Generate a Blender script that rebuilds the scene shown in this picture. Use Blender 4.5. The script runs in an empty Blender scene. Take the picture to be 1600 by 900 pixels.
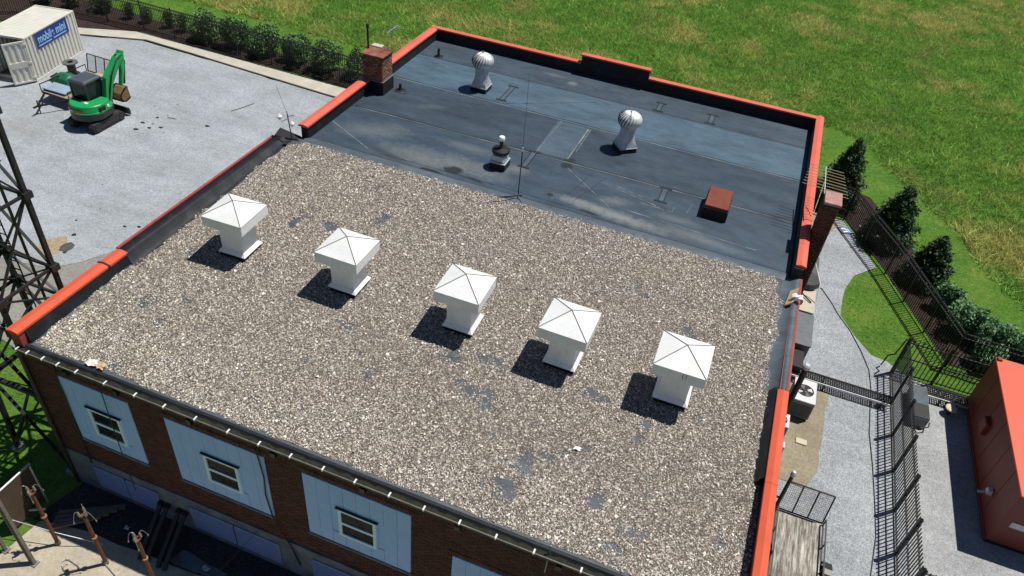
import bpy, bmesh, math, random
import numpy as np
from mathutils import Vector, Matrix
from mathutils.geometry import tessellate_polygon
random.seed(7); rng = np.random.default_rng(7)
R = math.radians
scene = bpy.context.scene
COL = scene.collection

# ------------------------------------------------------------------ camera, sky, sun, exposure
cam_d = bpy.data.cameras.new('camera'); cam_d.sensor_width = 36; cam_d.lens = 26.505
cam_d.clip_start = .1; cam_d.clip_end = 3000
cam = bpy.data.objects.new('camera', cam_d); COL.objects.link(cam)
vx = Vector((-4992, -1564, 1178)).normalized(); vy = Vector((569, -915, 1178)).normalized()
ax = -vx; ay = (vy - ax * vy.dot(ax)).normalized(); az = ax.cross(ay)           # world axes in camera space (x right, y down, z ahead)
rows = [(ax[0], ay[0], az[0]), (ax[1], ay[1], az[1]), (ax[2], ay[2], az[2])]
cr, cu, cb = Vector(rows[0]), -Vector(rows[1]), -Vector(rows[2])
m = Matrix((( cr[0], cu[0], cb[0]), (cr[1], cu[1], cb[1]), (cr[2], cu[2], cb[2]))).to_4x4()
m.translation = (15.825, -9.1275, 21.0)
cam.matrix_world = m
scene.camera = cam

SUN = Vector((.318, .275, 1)).normalized()
world = bpy.data.worlds.new('World'); scene.world = world; world.use_nodes = True
wn = world.node_tree; bg = wn.nodes['Background']
sky = wn.nodes.new('ShaderNodeTexSky'); sky.sky_type = 'NISHITA'; sky.sun_disc = False
sky.sun_elevation = math.asin(SUN.z); sky.sun_rotation = math.atan2(SUN.x, SUN.y)
sky.air_density = 1.0; sky.dust_density = .0; sky.ozone_density = 4.0
wn.links.new(sky.outputs[0], bg.inputs[0]); bg.inputs[1].default_value = .05
sl = bpy.data.lights.new('sun', 'SUN'); sl.energy = 5.0; sl.angle = R(.53); sl.color = (1, .95, .87)
so = bpy.data.objects.new('sun', sl); COL.objects.link(so); so.rotation_euler = SUN.to_track_quat('Z', 'Y').to_euler()
so.location = (0, 0, 60)
scene.view_settings.view_transform = 'Standard'; scene.view_settings.look = 'None'
scene.view_settings.exposure = 0.0; scene.view_settings.gamma = 1.0

# ------------------------------------------------------------------ helpers
class MB:
    def __init__(s): s.v = []; s.f = []
    def add(s, vs, fs):
        o = len(s.v); s.v += [tuple(p) for p in vs]; s.f += [tuple(i + o for i in q) for q in fs]; return s
    def box(s, x0, y0, z0, x1, y1, z1):
        return s.add([(x0,y0,z0),(x1,y0,z0),(x1,y1,z0),(x0,y1,z0),(x0,y0,z1),(x1,y0,z1),(x1,y1,z1),(x0,y1,z1)],
                     [(0,3,2,1),(4,5,6,7),(0,1,5,4),(1,2,6,5),(2,3,7,6),(3,0,4,7)])
    def hexa(s, p):   # 8 corners, bottom 4 then top 4
        return s.add(p, [(0,3,2,1),(4,5,6,7),(0,1,5,4),(1,2,6,5),(2,3,7,6),(3,0,4,7)])
    def bar(s, a, b, w, h, up=(0,0,1)):
        a, b = Vector(a), Vector(b); d = (b - a).normalized(); u = Vector(up)
        if abs(d.dot(u)) > .98: u = Vector((0, 1, 0))
        x = d.cross(u).normalized() * w / 2; y = x.cross(d).normalized() * h / 2
        return s.hexa([a-x-y, a+x-y, a+x+y, a-x+y, b-x-y, b+x-y, b+x+y, b-x+y])
    def tube(s, a, b, r0, r1=None, n=8, caps=True):
        r1 = r0 if r1 is None else r1
        a, b = Vector(a), Vector(b); d = (b - a).normalized(); u = Vector((0,0,1)) if abs(d.z) < .95 else Vector((0,1,0))
        x = d.cross(u).normalized(); y = d.cross(x)
        vs = []
        for c, r in ((a, r0), (b, r1)):
            for i in range(n):
                t = 2*math.pi*i/n; vs.append(c + x*r*math.cos(t) + y*r*math.sin(t))
        fs = [(i, (i+1) % n, n + (i+1) % n, n + i) for i in range(n)]
        if caps: fs += [tuple(range(n))[::-1], tuple(range(n, 2*n))]
        return s.add(vs, fs)
    def path(s, pts, r, n=6):
        for a, b in zip(pts[:-1], pts[1:]): s.tube(a, b, r, r, n)
        return s
    def lathe(s, prof, c=(0,0,0), n=20):
        c = Vector(c); vs = []; fs = []
        for r, z in prof:
            for i in range(n):
                t = 2*math.pi*i/n; vs.append(c + Vector((r*math.cos(t), r*math.sin(t), z)))
        for k in range(len(prof)-1):
            for i in range(n):
                j = (i+1) % n; fs.append((k*n+i, k*n+j, (k+1)*n+j, (k+1)*n+i))
        fs.append(tuple(range(n))[::-1]); fs.append(tuple(range((len(prof)-1)*n, len(prof)*n)))
        return s.add(vs, fs)
    def prism(s, poly, z0, z1):
        n = len(poly)
        return s.add([(x,y,z0) for x,y in poly] + [(x,y,z1) for x,y in poly],
                     [tuple(range(n))[::-1], tuple(range(n,2*n))] + [(i,(i+1)%n,n+(i+1)%n,n+i) for i in range(n)])
    def extr(s, poly, axis, a, b):
        """polygon in the plane across an axis, extruded from a to b along that axis (0 x, 1 y)"""
        def P(u, w, t): return (t, u, w) if axis == 0 else (u, t, w)
        n = len(poly)
        return s.add([P(u,w,a) for u,w in poly] + [P(u,w,b) for u,w in poly],
                     [tuple(range(n)), tuple(range(n,2*n))[::-1]] + [((i+1)%n,i,n+i,n+(i+1)%n) for i in range(n)])
    def mesh(s, name, smooth=False, bevel=0):
        me = bpy.data.meshes.new(name); me.from_pydata(s.v, [], s.f); me.validate()
        bm = bmesh.new(); bm.from_mesh(me); bmesh.ops.recalc_face_normals(bm, faces=bm.faces)
        if bevel: bmesh.ops.bevel(bm, geom=list(bm.edges), offset=bevel, segments=1, affect='EDGES', clamp_overlap=True)
        bm.to_mesh(me); bm.free()
        if smooth:
            me.polygons.foreach_set('use_smooth', [True]*len(me.polygons))
        return me
    def build(s, name, mat, parent=None, smooth=False, bevel=0, loc=None):
        return link(name, s.mesh(name, smooth, bevel), mat, parent, loc)

def link(name, me, mat, parent=None, loc=None):
    o = bpy.data.objects.new(name, me); COL.objects.link(o)
    if mat is not None and len(me.materials) == 0: me.materials.append(mat)
    if parent: o.parent = parent
    if loc is not None: o.location = loc
    return o
def autosmooth(o, ang=35):
    me = o.data
    bm = bmesh.new(); bm.from_mesh(me)
    for e in bm.edges:
        e.smooth = not (len(e.link_faces) == 2 and e.calc_face_angle() > R(ang))
    for f in bm.faces: f.smooth = True
    bm.to_mesh(me); bm.free(); return o
def tag(o, label, cat, group=None, kind=None):
    if label: o['label'] = label
    if cat: o['category'] = cat
    if group: o['group'] = group
    if kind: o['kind'] = kind
    return o
def thing(name, label, cat, loc=(0,0,0), rz=0, group=None):
    o = bpy.data.objects.new(name, None); COL.objects.link(o); o.empty_display_size = .3
    o.location = loc; o.rotation_euler = (0,0,rz); return tag(o, label, cat, group)
def copy_tree(o, parent=None):
    c = o.copy(); COL.objects.link(c); c.parent = parent
    for ch in list(o.children): copy_tree(ch, c)
    return c
def npmesh(name, V, F, mat, parent=None, col=None, smooth=False):
    """V (n,3), F (m,k) faces of equal size"""
    me = bpy.data.meshes.new(name); n, k = F.shape
    me.vertices.add(len(V)); me.vertices.foreach_set('co', V.astype(np.float32).ravel())
    me.loops.add(n*k); me.loops.foreach_set('vertex_index', F.astype(np.int32).ravel())
    me.polygons.add(n); me.polygons.foreach_set('loop_start', np.arange(0, n*k, k, dtype=np.int32))
    me.polygons.foreach_set('loop_total', np.full(n, k, dtype=np.int32))
    if smooth: me.polygons.foreach_set('use_smooth', np.ones(n, dtype=bool))
    me.update(calc_edges=True)
    if col is not None:
        a = me.attributes.new('Col', 'FLOAT_COLOR', 'POINT')
        a.data.foreach_set('color', np.concatenate([col, np.ones((len(col),1))], 1).astype(np.float32).ravel())
    return link(name, me, mat, parent)
def vnoise(x, y, sc, seed=0):
    """smooth value noise on arrays"""
    g = np.random.default_rng(seed).random((64, 64)); u = x/sc; w = y/sc
    i = np.floor(u).astype(int); j = np.floor(w).astype(int); a = u-i; b = w-j
    a = a*a*(3-2*a); b = b*b*(3-2*b); G = lambda p, q: g[p % 64, q % 64]
    return (G(i,j)*(1-a)+G(i+1,j)*a)*(1-b) + (G(i,j+1)*(1-a)+G(i+1,j+1)*a)*b
def fbm(x, y, sc, seed=0): return .5*vnoise(x,y,sc,seed) + .3*vnoise(x,y,sc/2.1,seed+1) + .2*vnoise(x,y,sc/4.3,seed+2)

# ------------------------------------------------------------------ materials
class NT:
    def __init__(s, name):
        s.m = bpy.data.materials.new(name); s.m.use_nodes = True; s.t = s.m.node_tree; s.n = s.t.nodes; s.l = s.t.links
        s.b = s.n['Principled BSDF']; s.pos = None
    def P(s):
        if s.pos is None: s.pos = s.n.new('ShaderNodeNewGeometry')
        return s.pos.outputs['Position']
    def put(s, sock, v):
        if isinstance(v, bpy.types.NodeSocket): s.l.new(v, sock)
        elif isinstance(v, (tuple, list)) and len(v) == 3 and sock.type == 'RGBA': sock.default_value = (*v, 1)
        else: sock.default_value = v
    def noise(s, scale, detail=4, rough=.6, stretch=None, vec=None, out=0):
        v = vec or s.P()
        if stretch:
            mp = s.n.new('ShaderNodeMapping'); s.l.new(v, mp.inputs[0]); mp.inputs['Scale'].default_value = stretch; v = mp.outputs[0]
        t = s.n.new('ShaderNodeTexNoise'); s.l.new(v, t.inputs['Vector']); t.inputs['Scale'].default_value = scale
        t.inputs['Detail'].default_value = detail; t.inputs['Roughness'].default_value = rough; return t.outputs[out]
    def vor(s, scale, feature='F1', out='Distance', vec=None):
        t = s.n.new('ShaderNodeTexVoronoi'); s.l.new(vec or s.P(), t.inputs['Vector']); t.inputs['Scale'].default_value = scale
        t.feature = feature; return t.outputs[out]
    def ramp(s, f, stops):
        r = s.n.new('ShaderNodeValToRGB'); s.l.new(f, r.inputs[0]); e = r.color_ramp.elements
        while len(e) < len(stops): e.new(.5)
        for i, (p, c) in enumerate(stops):
            e[i].position = p; e[i].color = (c, c, c, 1) if not isinstance(c, (tuple, list)) else (*c, 1)
        return r.outputs[0]
    def mix(s, f, a, b, mode='MIX'):
        x = s.n.new('ShaderNodeMix'); x.data_type = 'RGBA'; x.blend_type = mode
        s.put(x.inputs[0], f); s.put(x.inputs[6], a); s.put(x.inputs[7], b); return x.outputs[2]
    def math(s, op, a, b=0):
        x = s.n.new('ShaderNodeMath'); x.operation = op; s.put(x.inputs[0], a); s.put(x.inputs[1], b); return x.outputs[0]
    def island(s):
        s.P(); return s.pos.outputs['Random Per Island']
    def objrand(s):
        return s.n.new('ShaderNodeObjectInfo').outputs['Random']
    def attr(s, name='Col'):
        a = s.n.new('ShaderNodeAttribute'); a.attribute_name = name; return a.outputs['Color']
    def bump(s, h, strength=.3, dist=.02):
        b = s.n.new('ShaderNodeBump'); s.l.new(h, b.inputs['Height']); b.inputs['Strength'].default_value = strength
        b.inputs['Distance'].default_value = dist; s.l.new(b.outputs[0], s.b.inputs['Normal'])
    def done(s, color, rough=.7, metal=0, spec=.5):
        s.put(s.b.inputs['Base Color'], color); s.put(s.b.inputs['Roughness'], rough); s.put(s.b.inputs['Metallic'], metal)
        s.put(s.b.inputs['Specular IOR Level'], spec); return s.m
def plain(name, c, rough=.6, metal=0, var=.18, scale=3., bump=0, spec=.5, dirt=None, dirt_amt=.5):
    t = NT(name); n = t.noise(scale, 5)
    k = t.ramp(n, [(.3, 1-var), (.7, 1+var*.4)])
    col = t.mix(1.0, c, k, 'MULTIPLY')
    if dirt:
        d = t.ramp(t.noise(scale*.7+.5, 6, .7), [(.5, 0.), (.72, dirt_amt)]); col = t.mix(d, col, dirt)
    if bump: t.bump(t.noise(scale*12, 3), bump, .01)
    return t.done(col, rough, metal, spec)

M = {}
t = NT('coping_paint'); cc = t.mix(t.ramp(t.objrand(), [(0, 0.), (1, .5)]), (.66,.092,.036), (.6,.12,.065)); cc = t.mix(1., cc, t.ramp(t.noise(.9, 6, .7), [(.3, .82), (.7, 1.06)]), 'MULTIPLY')
cc = t.mix(t.ramp(t.noise(5, 8, .8), [(.56, 0.), (.72, .35)]), cc, (.3,.1,.07)); cc = t.mix(t.ramp(t.noise(23, 4, .8), [(.66, 0.), (.74, .5)]), cc, (.14,.06,.05))
t.bump(t.noise(2.5, 4), .12, .02); M['coping'] = t.done(cc, .6, 0, .35)
t = NT('coping_sheen'); cc = t.mix(t.ramp(t.objrand(), [(0, 0.), (1, .6)]), (.7,.135,.085), (.62,.15,.11)); cc = t.mix(1., cc, t.ramp(t.noise(.9, 6, .7), [(.3, .82), (.7, 1.06)]), 'MULTIPLY')  # paler, pinker coping: sheen on the far runs put into the base colour
cc = t.mix(t.ramp(t.noise(5, 8, .8), [(.56, 0.), (.72, .4)]), cc, (.42,.2,.15)); t.bump(t.noise(2.5, 4), .12, .02); M['coping_sheen'] = t.done(cc, .6, 0, .35)
M['coping_red'] = plain('old_red_paint', (.34, .05, .04), .6, var=.25, scale=2.5, dirt=(.16,.05,.05), dirt_amt=.6)
M['black_flash'] = plain('black_flashing', (.013, .016, .021), .6, var=.35, scale=2.2, bump=.25, spec=.3, dirt=(.05,.06,.075), dirt_amt=.4)
t = NT('white_sheet_metal'); oc = t.n.new('ShaderNodeTexCoord').outputs['Object']
cc = t.mix(1., (.84,.86,.87), t.ramp(t.noise(1.6, 5, .6), [(.3, .9), (.7, 1.03)]), 'MULTIPLY')
cc = t.mix(t.ramp(t.noise(3, 6, .75, (5, 5, .6)), [(.52, 0.), (.72, .42)]), cc, (.5,.47,.4)); cc = t.mix(t.ramp(t.noise(16, 5, .8), [(.66, 0.), (.73, .55)]), cc, (.3,.24,.18))
t.bump(t.noise(2.2, 3), .1, .03); M['white_metal'] = t.done(cc, .45, 0, .4)
M['ridge'] = plain('ridge_sealant', (.2, .18, .16), .8)
M['galv'] = plain('galvanised', (.58, .61, .65), .45, .4, var=.25, scale=6, dirt=(.3,.3,.31), dirt_amt=.5)
M['black'] = plain('black_metal', (.012, .012, .013), .5, var=.3)
M['black_plastic'] = plain('black_plastic', (.02, .021, .022), .45, var=.2)
M['tower'] = plain('dark_steel', (.016, .017, .018), .55, .0, var=.4, scale=5, dirt=(.05,.05,.05), dirt_amt=.4)
M['steel'] = plain('grey_steel', (.3, .31, .32), .5, .5, var=.25, scale=5)
M['rust'] = plain('rusty_pole', (.16, .058, .028), .8, var=.4, scale=7, dirt=(.09,.04,.025), dirt_amt=.6)
M['wood_old'] = plain('weathered_wood', (.17, .15, .12), .85, var=.4, scale=6)
M['porcelain'] = plain('insulator_glaze', (.22, .2, .18), .4)
M['gutter'] = plain('gutter_metal', (.045, .048, .04), .7, var=.5, scale=3, dirt=(.16,.15,.1), dirt_amt=.5)
M['gutter_edge'] = plain('gutter_lip', (.13, .13, .115), .6, var=.5, scale=4, dirt=(.07,.065,.05), dirt_amt=.9)
M['bracket'] = plain('bracket_white', (.8, .8, .8), .4)
M['panel'] = plain('pale_blue_board', (.41, .585, .97), .75, spec=.1, var=.08, scale=1.6, dirt=(.32,.43,.66), dirt_amt=.3)
M['win_frame'] = plain('window_frame_white', (.72, .88, 1.0), .6, var=.03, spec=.1)
M['louver'] = plain('louver_paint', (.19, .25, .46), .6, var=.12, spec=.2)
M['found'] = plain('painted_foundation', (.16, .185, .23), .9, spec=.2, var=.45, scale=2.2, bump=.3, dirt=(.1,.095,.085), dirt_amt=.9)
M['mortar'] = plain('mortar', (.13, .085, .065), .9, var=.3, scale=8)
M['concrete'] = plain('concrete', (.5, .47, .4), .85, var=.18, scale=1.1, bump=.1, dirt=(.32,.29,.23), dirt_amt=.4)
M['glass_dark'] = None
t = NT('window_glass'); M['glass_dark'] = t.done(t.mix(t.ramp(t.noise(5, 2), [(.45, 0.), (.6, 1.)]), (.008,.009,.011), (.03,.03,.03)), .25, 0, .06)
t = NT('brick'); i = t.island()
M['brick'] = t.done(t.mix(t.ramp(t.noise(14, 3), [(.3,.65),(.7,1.05)]), (0,0,0), t.ramp(i, [(0, (.07,.023,.016)), (.35, (.13,.042,.026)), (.7, (.16,.054,.033)), (1, (.08,.035,.027))])), .88)
t = NT('chimney_brick'); i = t.island()
M['chimney_brick'] = t.done(t.mix(t.ramp(t.noise(14, 3), [(.3,.65),(.7,1.05)]), (0,0,0), t.ramp(i, [(0, (.11,.05,.035)), (.4, (.24,.11,.07)), (.75, (.34,.17,.1)), (1, (.17,.08,.06))])), .9)
t = NT('brick_wall_far')
bt = t.n.new('ShaderNodeTexBrick'); bt.inputs['Scale'].default_value = 1; bt.inputs['Brick Width'].default_value = .21; bt.inputs['Row Height'].default_value = .076
bt.inputs['Mortar Size'].default_value = .01; bt.inputs['Color1'].default_value = (.15,.05,.03,1); bt.inputs['Color2'].default_value = (.2,.07,.045,1); bt.inputs['Mortar'].default_value = (.17,.125,.1,1)
sx = t.n.new('ShaderNodeSeparateXYZ'); t.l.new(t.P(), sx.inputs[0]); cx = t.n.new('ShaderNodeCombineXYZ')
t.l.new(t.math('ADD', sx.outputs[0], sx.outputs[1]), cx.inputs[0]); t.l.new(sx.outputs[2], cx.inputs[1]); t.l.new(cx.outputs[0], bt.inputs['Vector'])
M['brick_far'] = t.done(bt.outputs[0], .9)

def stain(t, cx_, cy_, rx, ry, rot, soft=.5):
    mp = t.n.new('ShaderNodeMapping'); mp.vector_type = 'TEXTURE'; t.l.new(t.P(), mp.inputs[0])
    mp.inputs['Location'].default_value = (cx_, cy_, 6); mp.inputs['Rotation'].default_value = (0,0,R(rot)); mp.inputs['Scale'].default_value = (rx, ry, 50)
    ln = t.n.new('ShaderNodeVectorMath'); ln.operation = 'LENGTH'; t.l.new(mp.outputs[0], ln.inputs[0])
    d = t.math('ADD', ln.outputs['Value'], t.math('MULTIPLY', t.math('SUBTRACT', t.noise(3.4, 9, .72), .5), 1.7))
    return t.ramp(d, [(1-soft, 1.), (1.0, 0.)])
def membrane(name, c, stains=(), dark=()):
    t = NT(name)
    a = t.ramp(t.noise(1.1, 6, .65, (.5, 1.6, 1)), [(.3, .68), (.72, 1.32)])
    b = t.ramp(t.noise(9, 6, .75, (.3, 2.6, 1)), [(.3, .76), (.7, 1.28)])
    col = t.mix(1., t.mix(1., c, a, 'MULTIPLY'), b, 'MULTIPLY')
    sp = t.ramp(t.noise(38, 2, .5), [(.70, 0.), (.76, .5)]); col = t.mix(sp, col, (.2,.21,.21))
    dust = t.ramp(t.noise(.55, 6, .7), [(.52, 0.), (.75, .35)]); col = t.mix(dust, col, (.085,.11,.125))
    for s_ in stains: col = t.mix(t.math('MULTIPLY', stain(t, *s_[:6]), s_[6]), col, (.22,.235,.225))
    for s_ in dark: col = t.mix(t.math('MULTIPLY', stain(t, *s_[:6]), s_[6]), col, (.018,.02,.022))
    t.bump(t.noise(30, 3), .12, .01)
    return t.done(col, t.ramp(t.noise(1.7, 4), [(.3, .45), (.7, .65)]), 0, .35)
ST = [(4.9,14.0,2.6,.95,3,.95,.5), (6.9,14.3,1.8,.7,-8,.95,.4), (8.2,15.0,.8,.5,20,.95,.45), (12.6,13.75,2.6,.42,-5,.9,.8), (11.1,13.95,1.3,.3,-3,.8,.5), (15.6,13.8,2.2,.35,-6,.95,.4),
      (12.3,14.7,.8,.4,10,.9,.45), (2.2,15.0,1.8,.8,20,.95,.35), (6.0,15.6,1.6,.4,-4,.95,.3), (14.6,14.6,1.2,.3,0,.9,.3)]
DK = [(5.45,13.3,.5,.12,0,.25,.9), (6.2,13.75,.42,.3,0,.25,.95), (7.15,13.5,.45,.1,-10,.3,.8), (10,13.93,.16,.14,0,.3,.9), (11.64,13.5,.4,.09,-8,.3,.9), (3.4,13.6,1.3,.25,-15,.6,.5), (9.9,16.2,.28,.22,0,.3,.9)]
M['mem1'] = membrane('membrane_weathered', (.04,.064,.092), ST, DK)
M['mem2'] = membrane('membrane_dark', (.036,.056,.08), [(3.2,18.0,.9,.3,25,.7,.18)], [(9.9,16.7,.3,.2,0,.3,.9), (1.4,18.6,.45,.25,0,.5,.6)])
M['mem3'] = membrane('membrane_light', (.066,.112,.155), (), [(1.25,22.9,.5,.2,0,.4,.5)])
M['mem4'] = membrane('membrane_edge', (.045,.068,.094), [(7.9,23.6,.3,.25,0,.6,.5),(6.8,24.0,.8,.2,0,.8,.3)])
M['mem_patch'] = membrane('membrane_patch', (.066,.1,.135))
M['mem_bald'] = membrane('membrane_bald', (.075,.088,.105))
M['apron'] = membrane('membrane_apron', (.085,.108,.13))
M['chalk'] = plain('chalky_seam', (.2,.215,.215), .8, var=.6, scale=2.5)
M['tar'] = plain('tar_patch', (.016,.018,.021), .5, var=.3)
t = NT('pebbles'); M['pebble'] = t.done(t.attr(), .8)
t = NT('gravel_bed'); M['gravel_bed'] = t.done(t.mix(t.ramp(t.noise(26, 5, .8), [(.38, 0.), (.62, 1.)]), (.03,.028,.027), (.16,.145,.125)), .9)

def speck(name, base, lo, hi, s1=60, patch=None, rough=.95, bump=.5, ps=.22):
    t = NT(name)
    v = t.vor(s1, 'F1', 'Color'); g = t.n.new('ShaderNodeRGBToBW'); t.l.new(v, g.inputs[0])
    k = t.ramp(g.outputs[0], [(.15, lo), (.85, hi)]); col = t.mix(1., base, k, 'MULTIPLY')
    k2 = t.ramp(t.noise(.35, 7, .7), [(.35, .84), (.68, 1.1)]); col = t.mix(1., col, k2, 'MULTIPLY')
    k3 = t.ramp(t.noise(7, 5, .75), [(.3, .82), (.7, 1.14)]); col = t.mix(1., col, k3, 'MULTIPLY')
    if patch:
        pm = t.ramp(t.noise(ps, 6, .65), [(.56, 0.), (.74, .75)]); col = t.mix(pm, col, patch)
    col = t.mix(1., col, t.ramp(t.noise(.8, 8, .8, (.35, 1.5, 1)), [(.35, .86), (.6, 1.05)]), 'MULTIPLY')
    dk = t.ramp(t.noise(3.3, 6, .75), [(.69, 0.), (.76, .6)]); col = t.mix(dk, col, (.06,.06,.06))
    t.bump(g.outputs[0], bump, .03); return t.done(col, rough, 0, .2)
M['gravel_yard'] = speck('limestone_gravel', (.365,.4,.435), .68, 1.25, 40, (.28,.29,.285))
M['gravel_side'] = speck('limestone_gravel_side', (.345,.375,.4), .6, 1.35, 38, None)
M['old_pave'] = speck('old_pavement', (.27,.265,.245), .8, 1.15, 30, (.2,.19,.16), .95, .2)
M['slab'] = speck('tan_concrete', (.46,.41,.32), .9, 1.08, 30, (.2,.17,.11), .9, .1, .9)
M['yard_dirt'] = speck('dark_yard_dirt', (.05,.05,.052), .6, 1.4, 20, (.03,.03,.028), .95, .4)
M['pad'] = speck('dirty_pad', (.3,.265,.19), .85, 1.12, 25, (.18,.16,.11), .9, .2)
M['mulch'] = speck('mulch', (.045,.03,.026), .4, 1.6, 18, (.06,.036,.03), 1, .8)
t = NT('grass_ground')
n1 = t.noise(.5, 6, .7); n2 = t.noise(6, 5, .8)
c = t.ramp(n1, [(.3, (.06,.145,.018)), (.5, (.09,.2,.025)), (.66, (.15,.23,.04)), (.8, (.22,.21,.065))])
M['grass'] = t.done(t.mix(1., c, t.ramp(n2, [(.25, .5), (.75, 1.35)]), 'MULTIPLY'), .9, 0, .2); 
t.bump(t.noise(40, 4, .8), .8, .05)
t = NT('grass_blades'); 
M['blade'] = t.done(t.attr(), .8, 0, .15)
def foliage(t, up, trans):
    t.P(); vm = t.n.new('ShaderNodeMix'); vm.data_type = 'VECTOR'; vm.inputs[0].default_value = up
    t.l.new(t.pos.outputs['Normal'], vm.inputs[4]); vm.inputs[5].default_value = (0, 0, 1)
    nn = t.n.new('ShaderNodeVectorMath'); nn.operation = 'NORMALIZE'; t.l.new(vm.outputs[1], nn.inputs[0]); t.l.new(nn.outputs[0], t.b.inputs['Normal'])
    tr = t.n.new('ShaderNodeBsdfTranslucent'); t.l.new(t.attr(), tr.inputs[0]); ms = t.n.new('ShaderNodeMixShader'); ms.inputs[0].default_value = trans
    t.l.new(t.b.outputs[0], ms.inputs[1]); t.l.new(tr.outputs[0], ms.inputs[2]); t.l.new(ms.outputs[0], t.n['Material Output'].inputs[0])
foliage(t, .4, .42)
t = NT('shrub_leaf'); M['leaf'] = t.done(t.attr(), .55, 0, .4); foliage(t, .3, .2)
M['bark'] = plain('bark', (.07,.05,.035), .95, var=.4, scale=9)

# ------------------------------------------------------------------ the ground
def sst(x): x = np.clip(x, 0, 1); return x*x*(3-2*x)
def gz(x, y): return -.5 * sst((5.0 - np.asarray(y, float))/4.0) * sst((16.0 - np.asarray(x, float))/5.0)
def sheet(name, poly, off, mat, kind='structure', jag=0, cut=1.0, parent=None):
    pts = []
    n = len(poly)
    for i in range(n):
        a = Vector(poly[i]); b = Vector(poly[(i+1) % n]); k = max(1, int((b-a).length/cut)) if jag else 1
        for q in range(k):
            p = a.lerp(b, q/k)
            if jag: p = p + Vector((random.uniform(-jag, jag), random.uniform(-jag, jag)))
            pts.append(p)
    bm = bmesh.new(); vs_ = [bm.verts.new((p[0], p[1], 0)) for p in pts]
    for tri in tessellate_polygon([[Vector((p[0], p[1], 0)) for p in pts]]):
        try: bm.faces.new([vs_[i_] for i_ in tri])
        except ValueError: pass
    for _ in range(4):
        es = [e for e in bm.edges if e.calc_length() > 1.6 and min(v.co.y for v in e.verts) < 7 and min(v.co.x for v in e.verts) < 17]
        if not es: break
        bmesh.ops.subdivide_edges(bm, edges=es, cuts=1); bmesh.ops.triangulate(bm, faces=bm.faces)
    for v in bm.verts: v.co.z = float(gz(v.co.x, v.co.y)) + off
    bmesh.ops.recalc_face_normals(bm, faces=bm.faces)
    if sum(fc.normal.z for fc in bm.faces) < 0: bmesh.ops.reverse_faces(bm, faces=bm.faces)
    me = bpy.data.meshes.new(name); bm.to_mesh(me); bm.free()
    o = link(name, me, mat, parent)
    if kind: o['kind'] = kind
    return o
# one sheet out to the horizon, finer near the building
xs = np.concatenate([[-900,-300,-120,-60], np.arange(-40, 50, 1.0), [60,120,300,900]]); ys = np.concatenate([[-900,-300,-100,-40], np.arange(-16, 90, 1.0), [120,300,900]])
X, Y = np.meshgrid(xs, ys); V = np.stack([X, Y, gz(X, Y)], -1).reshape(-1, 3); nx = len(xs)
I = (np.arange(len(ys)-1)[:, None]*nx + np.arange(nx-1)[None]).ravel(); F = np.stack([I, I+1, I+nx+1, I+nx], 1)
npmesh('ground', V, F, M['grass'])['kind'] = 'structure'
sheet('gravel_yard', [(-34,15),(-24,8.5),(-14,6.6),(-9.2,7.7),(-8.3,8.4),(-7.5,9.9),(-4,12.5),(-.6,14),(-.1,16),(-.1,26.9),(-7.7,26.9),(-13,27.2),(-18,27.5),(-21.7,27.6),(-25.4,26.2),(-36,21.5)], .03, M['gravel_yard'], jag=.1)
sheet('old_pavement', [(-34,8),(-24,5),(-12,4.2),(-7.4,3.8),(-.6,2.8),(-.6,14.2),(-4,12.8),(-8,9.9),(-14,7),(-34,15.4)], .015, M['old_pave'], jag=.06)
pth = sheet('concrete_path', [(-37,21.6),(-26.4,26.95),(-22.7,28.55),(-18,28.45),(-7.4,28.3),(-.3,28.2),(-.3,27.0),(-7.7,27.0),(-13,27.3),(-18,27.6),(-21.6,27.75),(-25.4,26.3),(-36.5,20.6)], .09, M['concrete'])
kb = MB(); P_ = [(-36.5,20.55),(-25.4,26.25),(-21.6,27.7),(-18,27.55),(-13,27.25),(-7.7,26.95),(-.3,26.95)]
for a, b in zip(P_[:-1], P_[1:]): kb.bar((*a,.045), (*b,.045), .1, .1)
kb.build('path_edge', plain('dark_path_edge', (.07,.07,.065), .9)).parent = pth
sheet('mulch_bed', [(-37,23),(-26.4,27.2),(-22.7,28.7),(-5,28.5),(-5,30.6),(-23,30.7),(-29,31),(-37,30)], .05, M['mulch'], jag=.06)
sheet('side_gravel', [(19.2,-6),(31,-6),(31,17.0),(25.3,17.2),(24.4,17.8),(23.75,17.9),(23.1,18.85),(22.4,20.1),(22.5,22.15),(22.9,23.4),(23.9,24.7),(22.3,28.2),(21.6,28.4),(19.2,28.4)], .03, M['gravel_side'], jag=.05)
sheet('side_pad', [(19.3,9.6),(21.5,9.7),(21.9,10.5),(22.0,12.6),(22.05,14.8),(19.3,14.9)], .05, M['pad'], jag=.07, cut=.5)
sheet('side_pad_bare', [(20.6,24.6),(21.6,26.4),(22.2,27.9),(20.3,28.2)], .045, M['pad'], jag=.1, cut=.6)
sheet('side_mulch', [(22.35,28.6),(24.5,24.4),(26.9,18.9),(31,18.6),(31,21.5),(28.5,22),(27.3,23.6),(26.0,26.6),(23.6,31.5),(20,32.5),(20,28.7)], .045, M['mulch'], jag=.05)
sheet('container_pad', [(24.9,6.9),(29.8,6.9),(29.8,17.05),(24.9,17.05)], .042, speck('weathered_concrete', (.36,.375,.385), .72, 1.2, 36, (.27,.28,.28), .9, .3, .6))
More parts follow.
